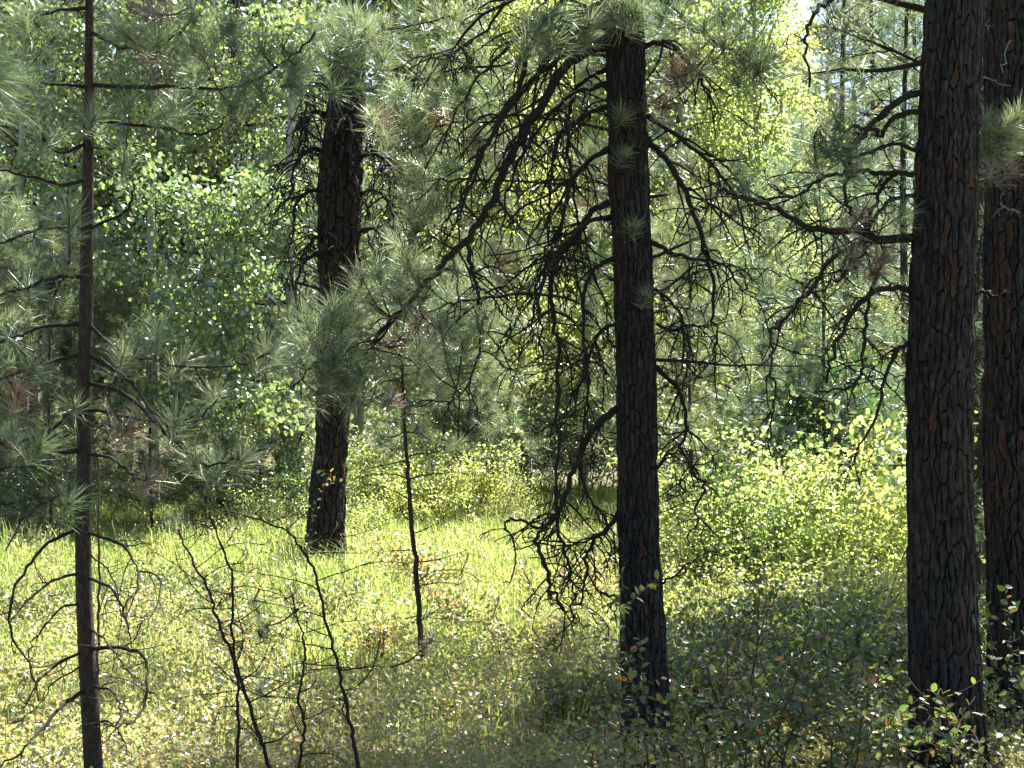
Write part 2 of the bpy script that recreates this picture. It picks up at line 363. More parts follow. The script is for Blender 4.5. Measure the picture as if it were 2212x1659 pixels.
def bark_plates(tree, trunk, base, pts, rad, rng, z0, z1, w, asp, thick, orange, limit=300):
    """Scaly bark: jittered long cells round the trunk, each a raised plate; the ones facing the viewer are parts of the trunk."""
    zc = pts[:, 2]
    rm = float(np.interp((z0 + z1) / 2, zc, rad)); circ = 2 * np.pi * rm
    nc = max(6, round(circ / w)); cw = circ / nc; ch = w * asp; nr = int((z1 - z0) / ch) + 1
    U = np.zeros((nr, nc)); Vv = np.zeros((nr, nc))
    for c in range(nc):
        off = rng.random()
        for r in range(nr):
            U[r, c] = (c + 0.5 + rng.uniform(-0.48, 0.48)) * cw; Vv[r, c] = z0 + (r + off + rng.uniform(-0.48, 0.48)) * ch
    rest = MB(); cand = []
    for r in range(nr):
        for c in range(nc):
            u, v = U[r, c], Vv[r, c] / asp
            poly = [(u - 3 * cw, v - 3 * cw), (u + 3 * cw, v - 3 * cw), (u + 3 * cw, v + 3 * cw), (u - 3 * cw, v + 3 * cw)]
            for dr in (-2, -1, 0, 1, 2):
                for dc in (-2, -1, 0, 1, 2):
                    if (dr == 0 and dc == 0) or not 0 <= r + dr < nr: continue
                    cc = c + dc; u2 = U[r + dr, cc % nc] + (circ if cc >= nc else (-circ if cc < 0 else 0)); v2 = Vv[r + dr, cc % nc] / asp
                    poly = clip(poly, ((u + u2) / 2, (v + v2) / 2), (u2 - u, v2 - v))
                    if len(poly) < 3: break
                if len(poly) < 3: break
            if len(poly) < 3: continue
            q = np.array(poly) * [1, asp]
            # subdivide the edges and roughen them
            o = []
            for i in range(len(q)):
                a, b = q[i], q[(i + 1) % len(q)]; m = max(1, int(np.linalg.norm(b - a) / 0.022))
                for s in range(m): o.append(a + (b - a) * s / m)
            o = np.array(o); cen = o.mean(0)
            o = o + rng.normal(0, 1, o.shape) * [0.085 * cw, 0.12 * cw]
            d = cen - o; L = np.maximum(np.linalg.norm(d, axis=1, keepdims=True), 1e-5)
            gap = rng.uniform(0.05, 0.17) * cw
            o1 = o + d / L * np.minimum(gap, L * 0.3); o2 = o + d / L * np.minimum(gap + 0.10 * cw, L * 0.45); o3 = cen + (o2 - cen) * 0.55
            h = thick * rng.uniform(0.35, 1.3); tilt = rng.normal(0, 0.16, 2) * thick / cw
            k = len(o)
            def lift(uv, hh):
                ang = uv[:, 0] / rm; z = uv[:, 1]
                hh = hh + (uv[:, 0] - cen[0]) * tilt[0] + (uv[:, 1] - cen[1]) * tilt[1] * 0.3
                rr = np.interp(z, zc, rad) - thick * 0.7 + hh
                return np.stack([np.interp(z, zc, pts[:, 0]) + rr * np.cos(ang), np.interp(z, zc, pts[:, 1]) + rr * np.sin(ang), z], 1)
            V = np.vstack([lift(o1, -0.6 * thick * np.ones(k)), lift(o2, h * rng.uniform(0.75, 1.05, k)), lift(o3, h * rng.uniform(0.95, 1.35, k)), lift(cen[None], np.array([h * 1.15]))])
            i = np.arange(k); i2 = (i + 1) % k
            Fq = np.vstack([np.stack([i, i2, k + i2, k + i], 1), np.stack([k + i, k + i2, 2 * k + i2, 2 * k + i], 1)]); Ft = np.stack([2 * k + i, 2 * k + i2, np.full(k, 3 * k)], 1)
            ang = (cen[0] / rm) % (2 * np.pi)
            da = (ang - 1.5 * np.pi + np.pi) % (2 * np.pi) - np.pi
            zv = CAMZ - (cen[1] - CAMZ)
            front = abs(da) < 1.45 and abs(cen[1] - CAMZ) / base[1] < 0.235
            cand.append((front * np.cos(da) * np.ptp(o[:, 0]) * np.ptp(o[:, 1]), V, Fq, Ft, da, cen[1]))
    cand.sort(key=lambda t: -t[0])
    for n, (score, V, Fq, Ft, da, z) in enumerate(cand):
        if score > 0 and n < limit:
            mb = MB(); mb.add(V, Fq); mb.f.append(Ft); 
            link('bark_plate', mb.mesh('bark_plate', M['plate_orange'] if rng.random() < orange(da, z) else M['plate'], base, False), trunk)
        else:
            rest.add(V, Fq); rest.f.append(Ft + rest.n - len(V))
    if rest.n: link('bark', rest.mesh('bark', M['plate'], base, False), trunk, 'stuff')

# ------------------------------------------------------------------ branches
def px_branch(tree, base, rng, pl, D0, D1, r0, r1, mat, count=0, L=0.3, depth=2, grav=-0.9, curl=1.6, jitter=0.012, tips=None, n=None, t0=0.12, sides=7, wig=0.17, spread=1.0, name='branch', minr=0.0016):
    k = len(pl)
    Ds = np.linspace(0, 1, k); Ds = D0 + (D1 - D0) * Ds
    raw = np.array([P(x, y, d) for (x, y), d in zip(pl, Ds)])
    n = n or max(10, k * 4)
    pts = smooth_path(raw, n)
    pts[1:] += rng.normal(0, jitter, (n - 1, 3)) * np.linspace(0.3, 1, n - 1)[:, None]
    rr = np.linspace(r0, r1, n) * rng.uniform(0.9, 1.15, n); rr[0] *= 1.25
    mb = MB(); tube(mb, pts, rr, sides)
    if count: twiggery(mb, rng, pts, rr, count, L, depth, grav, curl, 4, t0, wig, tips, spread, minr)
    o = link(name, mb.mesh(name, mat, base), tree)
    return o, pts

def tuft_twig(o_branch, base, rng, src_pts, target, sc=1.0, kind='green', d=None, n_extra=0, spread=0.14, mat=None):
    """A short shoot from the nearest point of a branch to target with a tuft of needles at its end."""
    dist = np.linalg.norm(src_pts - target, axis=1); a = src_pts[dist.argmin()]
    v = target - a
    mid = a + v * 0.5 + np.array([0, 0, -0.12 * np.linalg.norm(v)])
    path = smooth_path([a, mid, target], 8)
    mb = MB(); tube(mb, path, np.linspace(0.006, 0.0035, 8), 5)
    sh = link('shoot', mb.mesh('shoot', mat or M['twig_wood'], base), o_branch)
    dd = d if d is not None else norm(v) * 0.6 + np.array([0, 0, 0.7]) + rng.normal(0, 0.25, 3)
    put_tuft(o_branch, base, target, dd, rng, sc, kind)
    for _ in range(n_extra):
        p2 = target + rng.normal(0, spread, 3) * [1, 1.3, 0.8]
        put_tuft(o_branch, base, p2, norm(p2 - target) * 0.7 + np.array([0, 0, 0.5]) + rng.normal(0, 0.3, 3), rng, sc, kind)

def crown_branches(rng, trunk_pt, z0, z1, count, L, droop=-0.2, tilt=0.15, taper=0.6):
    """Branch polylines of a live crown from z0 to z1 on a trunk (trunk_pt(z) -> centre)."""
    out = []
    for k in range(count):
        t = (k + rng.random()) / count; z = z0 + (z1 - z0) * t
        a = k * 2.399 + rng.normal(0, 0.3)
        d = norm(np.array([math.cos(a), math.sin(a), tilt + 0.5 * t]))
        out.append(grow(rng, trunk_pt(z), d, L * (1 - taper * t) * rng.uniform(0.7, 1.1), 9, 0.07, droop * (1 - t) + 0.5 * t, 0.3 * rng.normal()))
    return out

def crown(tree, base, rng, trunk_pt, z0, z1, count, L, per, tpl, r=0.018, droop=-0.2, sc=1.0, mat='dead_wood', tl=0.45, depth=1, name='crown'):
    """A live pine crown: branches as one part, needles as one mass."""
    mb = MB(); tips = []
    for pts in crown_branches(rng, trunk_pt, z0, z1, count, L, droop):
        rr = np.linspace(r, 0.004, len(pts)); tube(mb, pts, rr, 5)
        tips.append((pts[-1], norm(pts[-1] - pts[-3])))
        twiggery(mb, rng, pts, rr, per, L * tl * 0.5, depth, 0.45, 0.5, 3, 0.3, 0.1, tips)
    b = link('limbs', mb.mesh('limbs', M[mat], base), tree, 'stuff')
    m = needle_mass(rng, tips, tpl, sc)
    link(name, m.mesh('crown', M['needle_mass'], base, False), tree, 'stuff')
    return tips

# ------------------------------------------------------------------ ground
def build_ground():
    xs = np.concatenate([np.linspace(-220, -24, 14)[:-1], np.linspace(-24, 24, 97), np.linspace(24, 220, 14)[1:]])
    ys = np.concatenate([np.linspace(-60, -4, 6)[:-1], np.linspace(-4, 60, 129), np.linspace(60, 420, 24)[1:]])
    X, Y = np.meshgrid(xs, ys); Z = gz(X, Y)
    V = np.stack([X, Y, Z], -1).reshape(-1, 3); nx = len(xs); ny = len(ys)
    i = np.arange(ny - 1)[:, None] * nx; j = np.arange(nx - 1)[None]
    mb = MB(); mb.add(V, np.stack([i + j, i + j + 1, i + nx + j + 1, i + nx + j], -1).reshape(-1, 4))
    link('ground', mb.mesh('ground', M['ground']), None, 'structure')
build_ground()

# ------------------------------------------------------------------ the big pines
def straight(pts):
    return lambda z: np.array([np.interp(z, pts[:, 2], pts[:, 0]), np.interp(z, pts[:, 2], pts[:, 1]), z])

def pine_base(table, D, top_z, top_r):
    """Trunk path through the picture table, carried down to the ground with a root flare and up to the top."""
    pts, rad = trunk_path(table, D)
    g = float(gz(pts[0, 0], D)) - 0.08
    if pts[0, 2] > g + 0.02:
        low = pts[0] + (pts[0] - pts[1]) * (pts[0, 2] - g) / max(1e-3, pts[1, 2] - pts[0, 2]); low[1] = D; low[2] = g
        pts = np.vstack([low, pts]); rad = np.concatenate([[rad[0] * 1.28], rad])
    sl = (pts[-1] - pts[-2]) / (pts[-1, 2] - pts[-2, 2])
    tp = pts[-1] + sl * 0.5 * (top_z - pts[-1, 2]); tp[2] = top_z
    pts = np.vstack([pts, tp]); rad = np.concatenate([rad, [top_r]])
    base = np.array([pts[0, 0], D, g + 0.08])
    return pts, rad, base

# --- right pine: thick plated trunk
def right_pine():
    rng = np.random.default_rng(11); D = 9.5
    pts, rad, base = pine_base([(2062, 0, 124), (2050, 300, 128), (2038, 553, 133), (2029, 800, 137), (2031, 1106, 137), (2036, 1300, 142), (2045, 1500, 150), (2050, 1659, 172)], D, 15, 0.05)
    t = thing('pine_tree', 'thick pine with dark plated bark and orange flakes, second trunk from the right edge', 'tree', base)
    tr = build_trunk(t, base, pts, rad - 0.016, rng, M['furrow'], 40, 0.05, 0.03)
    bark_plates(t, tr, base, pts, rad, rng, base[2], 5.0, 0.038, 5.2, 0.017, lambda da, z: 0.40 if da < -0.95 else (0.07 if -0.25 < da < 0.1 else 0.02))
    dw = M['dead_wood']
    def B(pl, D1, r0, r1, c=14, L=0.32, **k): return px_branch(t, base, rng, pl, D, D1, r0 * 1.2, r1 * 1.3, dw, c, L * 1.15, **dict(dict(minr=.0026), **k))
    B([(1995, 197), (1942, 217), (1902, 253), (1862, 293), (1838, 333), (1828, 367), (1825, 433), (1835, 463)], 9.0, .016, .006, 12, .28, grav=-.5)
    B([(1998, 243), (1948, 247), (1918, 267), (1905, 290), (1882, 280), (1842, 273), (1808, 287), (1802, 320), (1825, 353)], 9.2, .014, .005, 10, .24, grav=-.4)
    b3, p3 = B([(1975, 513), (1892, 517), (1858, 500), (1825, 497), (1775, 500), (1728, 483), (1688, 457), (1648, 440), (1602, 427), (1558, 413), (1525, 440), (1492, 457)], 8.7, .021, .005, 30, .36, grav=-.6)
    B([(1972, 377), (1935, 373), (1875, 370), (1825, 370), (1775, 387), (1708, 423), (1650, 425), (1610, 400)], 9.1, .012, .004, 18, .3, grav=-.5)
    B([(1935, 377), (1908, 400), (1888, 450), (1868, 493), (1840, 540), (1800, 590)], 9.2, .010, .004, 12, .28)
    B([(1972, 625), (1908, 626), (1868, 646), (1835, 683), (1815, 726), (1798, 770), (1788, 813)], 9.0, .015, .006, 10, .3, grav=-.7)
    B([(1875, 520), (1792, 563), (1762, 613), (1722, 653), (1688, 696), (1662, 713), (1668, 753), (1665, 803), (1675, 860), (1668, 920), (1665, 996)], 8.7, .012, .003, 24, .34, grav=-.7)
    B([(1912, 553), (1885, 620), (1868, 703), (1862, 786), (1848, 836), (1775, 850)], 9.0, .010, .004, 14, .3, grav=-.8)
    B([(1965, 740), (1935, 760), (1910, 830), (1890, 900), (1860, 960), (1840, 1010)], 9.2, .011, .003, 16, .3, grav=-.8)
    B([(1985, 420), (1930, 430), (1890, 470), (1850, 560), (1815, 600), (1760, 640)], 8.9, .011, .004, 16, .32, grav=-.7)
    B([(2040, -120), (1900, -60), (1792, 0), (1765, 23), (1748, 60), (1742, 100), (1748, 180)], 8.8, .014, .0045, 6, .2)
    B([(2098, 640), (2130, 630), (2150, 640)], 9.4, .012, .005, 3, .12)
    bb, pb = B([(1990, 330), (1930, 310), (1880, 330), (1830, 340), (1790, 300), (1768, 292)], 8.9, .010, .005, 6, .2)
    for k, (x, y) in enumerate([(1780, 268), (1808, 262), (1768, 312), (1762, 352), (1832, 322), (1845, 380), (1790, 330)]):
        tuft_twig(bb, base, rng, pb, P(x, y, 8.95), 1.0, 'green')
    for (x, y, kd) in [(1610, 402, 'green'), (1860, 470, 'brown'), (1838, 560, 'brown'), (1905, 560, 'brown'), (1950, 460, 'green'), (1890, 590, 'brown')]:
        tuft_twig(b3, base, rng, p3, P(x, y, 9.0), .9, kd)
    crown(t, base, rng, straight(pts), 5.4, 14.5, 34, 2.6, 8, TUFT_FAR, .03, sc=1.2)
right_pine()

def edge_pine():
    rng = np.random.default_rng(12); D = 11.0
    pts, rad, base = pine_base([(2192, 0, 118), (2186, 400, 116), (2184, 800, 114), (2188, 1106, 118), (2198, 1300, 124), (2204, 1600, 132)], D, 16, 0.05)
    t = thing('pine_tree', 'reddish plated pine trunk cut off by the right edge behind the thick pine', 'tree', base)
    tr = build_trunk(t, base, pts, rad - 0.016, rng, M['furrow'], 36, 0.05, 0.03)
    bark_plates(t, tr, base, pts, rad, rng, base[2], 5.4, 0.040, 5.0, 0.016, lambda da, z: 0.33 if da < -0.35 else 0.04)
    dw = M['dead_wood']
    b1, p1 = px_branch(t, base, rng, [(2190, 300), (2160, 330), (2140, 320), (2105, 300)], D, 10.3, .010, .005, dw, 4, .15)
    for (x, y) in [(2098, 272), (2130, 262), (2160, 282), (2185, 262), (2112, 318), (2148, 330), (2185, 322), (2205, 300), (2202, 250)]:
        tuft_twig(b1, base, rng, p1, P(x, y, 10.3), .95)
    for (x, y) in [(2140, 360), (2180, 372)]: tuft_twig(b1, base, rng, p1, P(x, y, 10.4), .9, 'brown')
    px_branch(t, base, rng, [(2212, 78), (2180, 92), (2168, 130), (2165, 158)], D, 10.4, .006, .003, M['grey_wood'], 2, .08)
    px_branch(t, base, rng, [(2060, 0), (2085, 30), (2120, 45), (2145, 52)], 10.6, 10.4, .004, .002, M['grey_wood'], 2, .08)
    px_branch(t, base, rng, [(2212, 184), (2175, 184), (2140, 172), (2130, 168)], D, 10.4, .004, .002, M['grey_wood'], 1, .06)
    px_branch(t, base, rng, [(2140, 500), (2118, 520), (2112, 640), (2108, 740)], D, 10.6, .008, .003, dw, 8, .2)
    px_branch(t, base, rng, [(2150, 430), (2175, 450), (2205, 462)], D, 10.3, .007, .004, M['grey_wood'], 6, .14)
    crown(t, base, rng, straight(pts), 6.4, 15.5, 30, 2.6, 7, TUFT_FAR, .03, sc=1.2)
edge_pine()

# --- centre pine with drooping dead branches
def centre_pine():
    rng = np.random.default_rng(13); D = 10.0
    pts, rad, base = pine_base([(1346, 0, 82), (1350, 100, 82), (1358, 400, 85), (1366, 553, 82), (1374, 800, 83), (1378, 1106, 86), (1386, 1300, 92), (1395, 1500, 100), (1400, 1600, 112), (1402, 1640, 128)], D, 13, 0.04)
    t = thing('pine_tree', 'dark pine in the middle hung with a curtain of drooping dead mossy branches', 'tree', base)
    tr = build_trunk(t, base, pts, rad - 0.012, rng, M['furrow'], 36, 0.05, 0.03)
    bark_plates(t, tr, base, pts, rad, rng, base[2] + .02, 4.9, 0.030, 5.0, 0.012, lambda da, z: 0.4 if (da < -0.8 and z < 1.9) else 0.06)
    dw = M['dead_wood']
    def B(pl, D1, r0, r1, c=20, L=0.36, **k): return px_branch(t, base, rng, pl, D, D1, r0 * 1.2, r1 * 1.15, dw, int(c * .75), L * 1.6, **dict(dict(minr=.0029, wig=.14, spread=.8), **k))
    b1, p1 = B([(1300, 98), (1290, 103), (1237, 130), (1197, 173), (1170, 227), (1137, 273), (1114, 317), (1087, 373), (1067, 427), (1044, 467), (1014, 510), (970, 553), (937, 593), (897, 636), (864, 673), (830, 710), (804, 740)], 9.2, .027, .010, 34, .36, grav=-1.0)
    b1b, p1b = px_branch(t, base, rng, [(860, 680), (820, 735), (780, 770), (733, 773), (700, 770), (660, 800), (635, 830), (600, 838), (575, 818)], 9.26, 9.0, .007, .003, dw, 8, .2)
    B([(1320, -90), (1200, 20), (1150, 100), (1117, 200), (1090, 240), (1057, 293), (1024, 360), (1004, 417), (970, 467)], 9.4, .017, .006, 26, .34)
    B([(1314, 323), (1270, 350), (1237, 383), (1224, 417), (1217, 467), (1197, 520), (1184, 553), (1167, 620), (1167, 686), (1170, 786)], 9.6, .015, .005, 30, .36, grav=-1.3)
    B([(1317, 437), (1277, 457), (1257, 493), (1230, 533), (1204, 566), (1187, 640), (1200, 693), (1207, 753), (1204, 853), (1204, 953), (1200, 1053), (1197, 1110)], 9.7, .017, .006, 40, .34, grav=-1.3)
    B([(1318, 470), (1270, 480), (1225, 520), (1190, 570), (1160, 650), (1150, 740)], 9.3, .013, .004, 26, .36, grav=-1.3)
    B([(1316, 230), (1280, 240), (1240, 262), (1205, 300), (1190, 380), (1185, 470), (1175, 560)], 9.8, .014, .005, 30, .36, grav=-1.3)
    B([(1310, 150), (1270, 170), (1235, 210), (1225, 300), (1240, 400), (1245, 520), (1250, 640)], 10.3, .013, .004, 30, .34, grav=-1.3)
    B([(1310, 60), (1255, 60), (1200, 95), (1165, 150), (1150, 240), (1145, 340)], 10.4, .014, .004, 28, .36, grav=-1.2)
    B([(1310, 20), (1180, 40), (1080, 120), (1000, 220), (950, 330)], 9.5, .013, .004, 22, .34, grav=-.9)
    B([(1312, 80), (1200, 130), (1110, 220), (1050, 320), (1010, 420), (985, 480)], 9.7, .014, .004, 26, .34, grav=-1.0)
    B([(1315, 180), (1230, 210), (1150, 300), (1100, 400), (1080, 490)], 9.5, .013, .004, 24, .34, grav=-1.0)
    B([(1300, -40), (1120, 0), (1010, 60), (960, 150)], 9.9, .012, .004, 18, .32, grav=-.8)
    B([(1398, 250), (1470, 300), (1540, 360), (1600, 450), (1620, 540)], 9.6, .012, .004, 18, .34, grav=-.9)
    B([(1325, 560), (1290, 575), (1262, 620), (1262, 720), (1268, 820), (1262, 900)], 9.7, .012, .004, 28, .34, grav=-1.2)
    B([(1330, 700), (1300, 715), (1275, 770), (1268, 850), (1262, 940)], 10.2, .010, .004, 20, .3, grav=-1.0)
    b6, p6 = B([(1337, 883), (1310, 900), (1284, 926), (1260, 960), (1247, 1003), (1230, 1036), (1214, 1086), (1197, 1122), (1160, 1162), (1170, 1206), (1187, 1256), (1204, 1296), (1217, 1323)], 9.5, .019, .006, 26, .3, grav=-.8)
    B([(1197, 1122), (1160, 1142), (1137, 1126), (1100, 1119), (1092, 1136), (1107, 1162), (1114, 1199), (1107, 1249), (1084, 1264)], 9.5, .008, .003, 10, .14)
    B([(1335, 1110), (1304, 1149), (1284, 1162), (1267, 1199), (1267, 1239), (1264, 1273), (1247, 1313)], 9.6, .012, .005, 26, .26, grav=-1.0)
    B([(1200, 1050), (1203, 1106), (1210, 1156), (1227, 1206), (1237, 1256), (1240, 1306), (1235, 1350)], 9.6, .011, .004, 26, .24, grav=-.9)
    B([(1250, 1000), (1270, 1070), (1300, 1110), (1325, 1160), (1335, 1200)], 9.6, .008, .003, 16, .24)
    B([(1297, 1280), (1330, 1290), (1345, 1300)], 9.8, .007, .004, 8, .2)
    B([(1087, 10), (1057, 57), (1024, 83), (990, 107), (954, 123), (924, 120)], 9.8, .008, .003, 16, .26, grav=-.6)
    b10, p10 = B([(1010, 515), (1014, 553), (1024, 603), (1034, 636), (1030, 686), (1037, 726), (1027, 786), (1010, 833), (984, 853), (965, 880)], 9.3, .011, .003, 20, .26, grav=-.8)
    B([(1010, 833), (1025, 870), (1034, 905), (1024, 922)], 9.3, .004, .002, 3, .1)
    B([(1034, 620), (1064, 640), (1090, 680), (1104, 706), (1097, 743)], 9.3, .006, .002, 8, .16)
    B([(1050, 632), (1087, 620), (1130, 623), (1150, 610)], 9.3, .006, .002, 5, .12)
    B([(975, 553), (990, 600), (985, 660), (960, 700)], 9.2, .007, .002, 10, .2)
    B([(900, 636), (910, 680), (890, 730), (850, 748), (810, 742)], 9.2, .006, .002, 8, .16)
    # right-hand side
    B([(1398, 300), (1440, 345), (1480, 410), (1510, 490), (1525, 555), (1541, 600), (1541, 686), (1547, 736), (1541, 786)], 9.5, .016, .004, 25, .34, grav=-1.1)
    B([(1400, 520), (1450, 545), (1500, 560), (1560, 570), (1600, 620), (1640, 640)], 9.4, .012, .003, 19, .3, grav=-.7)
    B([(1405, 620), (1440, 640), (1470, 690), (1475, 770), (1460, 830)], 9.7, .010, .003, 16, .3, grav=-1.1)
    B([(1390, 100), (1440, 90), (1490, 130), (1530, 200), (1550, 260)], 9.6, .014, .004, 16, .34, grav=-.9)
    B([(1417, 793), (1454, 830), (1474, 863), (1480, 920), (1474, 970), (1501, 1020), (1517, 1053), (1505, 1120), (1490, 1170)], 9.4, .012, .004, 28, .24, grav=-.8)
    B([(1420, 700), (1455, 715), (1490, 700), (1530, 720)], 9.7, .008, .003, 12, .25)
    B([(1420, 1010), (1450, 980), (1470, 975)], 9.8, .007, .003, 8, .18)
    B([(1430, 1262), (1460, 1240), (1490, 1215), (1530, 1190)], 9.6, .006, .003, 5, .16)
    # live tufts: pale ones out on the long branch, blue-green ones at the head of the picture
    for (x, y) in [(835, 618), (800, 655), (782, 602), (880, 560), (862, 640), (815, 585), (905, 590), (920, 640), (850, 600), (790, 630)]:
        tuft_twig(b1, base, rng, p1, P(x, y, 9.2 + rng.uniform(-.2, .2)), 1.0)
    for (x, y) in [(702, 690), (652, 740), (740, 700), (765, 755), (620, 772), (690, 742), (722, 660), (600, 790), (665, 700), (760, 690), (700, 805), (742, 825), (782, 800), (690, 850), (760, 862), (722, 770)]:
        tuft_twig(b1b, base, rng, p1b, P(x, y, 9.1 + rng.uniform(-.2, .2)), 1.0)
    for (x, y) in [(905, 760), (950, 705), (985, 800), (1042, 690), (960, 760), (1000, 740)]:
        tuft_twig(b10, base, rng, p10, P(x, y, 9.4 + rng.uniform(-.2, .3)), .95)
    bt, pt = B([(1345, -60), (1300, 0), (1240, 40), (1180, 70), (1130, 60)], 9.5, .014, .006, 6, .3, grav=.2)
    for (x, y) in [(1150, 55), (1190, 90), (1232, 62), (1165, 85), (1215, 35), (1252, 95), (1180, 40), (1270, 50), (1140, 100)]:
        tuft_twig(bt, base, rng, pt, P(x, y, 9.5 + rng.uniform(-.25, .25)), 1.05)
    bu, pu = B([(1346, -60), (1346, -20), (1348, 0), (1352, 10)], 9.6, .010, .006, 2, .15, grav=.2)
    for (x, y) in [(1322, 15), (1352, 28), (1340, 5), (1375, 20), (1310, 40), (1390, 45)]:
        tuft_twig(bu, base, rng, pu, P(x, y, 9.65), 1.0)
    bv, pv = B([(1350, -80), (1430, 0), (1500, 60), (1570, 100), (1640, 140)], 9.4, .014, .006, 8, .3, grav=.1)
    for (x, y) in [(1520, 55), (1560, 92), (1602, 62), (1640, 150), (1585, 172), (1500, 112), (1425, 30), (1470, 30), (1540, 130), (1620, 110), (1665, 120), (1560, 40), (1600, 130)]:
        tuft_twig(bv, base, rng, pv, P(x, y, 9.45 + rng.uniform(-.25, .25)), 1.05)
    for (x, y) in [(1455, 170), (1430, 230), (1480, 150)]: tuft_twig(bv, base, rng, pv, P(x, y, 9.5), .9, 'brown')
    bw, pw = px_branch(t, base, rng, [(1372, 640), (1385, 650), (1395, 640)], 9.85, 9.75, .004, .003, dw, 0)
    for (x, y) in [(1393, 640), (1366, 492), (1345, 335), (1340, 250)]: tuft_twig(bw, base, rng, pw if y == 640 else np.array([P(x, y + 10, 9.87)]), P(x, y, 9.78), .75)
    crown(t, base, rng, straight(pts), 6.0, 12.5, 44, 2.3, 11, TUFT_FAR, .025, sc=1.4)
centre_pine()

# --- old pine at the back of the meadow
def back_pine():
    rng = np.random.default_rng(14); D = 20.3
    pts, rad, base = pine_base([(762, 0, 50), (752, 180, 74), (741, 300, 86), (733, 420, 94), (732, 553, 84), (728, 660, 74), (716, 960, 68), (708, 1050, 74), (703, 1150, 80), (702, 1215, 94)], D, 18, 0.08)
    t = thing('pine_tree', 'old brown pine rooted at the back of the sunny meadow, hung with lichen', 'tree', base)
    tr = build_trunk(t, base, pts, rad - 0.02, rng, M['furrow'], 36, 0.08, 0.04)
    bark_plates(t, tr, base, pts, rad, rng, base[2], 6.9, 0.07, 3.4, 0.026, lambda da, z: 0.55 if da > 0.1 else 0.25)
    dw = M['dead_wood']
    for side, y, n in [(-1, 190, 20), (-1, 250, 26), (-1, 330, 26), (-1, 420, 24), (-1, 520, 20), (1, 200, 22), (1, 270, 26), (1, 340, 26), (1, 420, 24), (1, 500, 20), (-1, 560, 14), (1, 560, 10), (0, 260, 12)]:
        x0 = 740 + 36 * side; x1 = x0 + side * rng.uniform(40, 75) + (rng.uniform(-30, 30) if side == 0 else 0)
        px_branch(t, base, rng, [(x0, y), ((x0 + x1) / 2, y - 8), (x1, y + 25), (x1 + 8 * side, y + 90)], D if side else D - .3, D - .9, .03, .012, dw, int(n * .8), .75, grav=-1.6, minr=.0055)
    crown(t, base, rng, straight(pts), 7.6, 17.5, 50, 2.6, 9, TUFT_FAR, .04, sc=1.5)
back_pine()

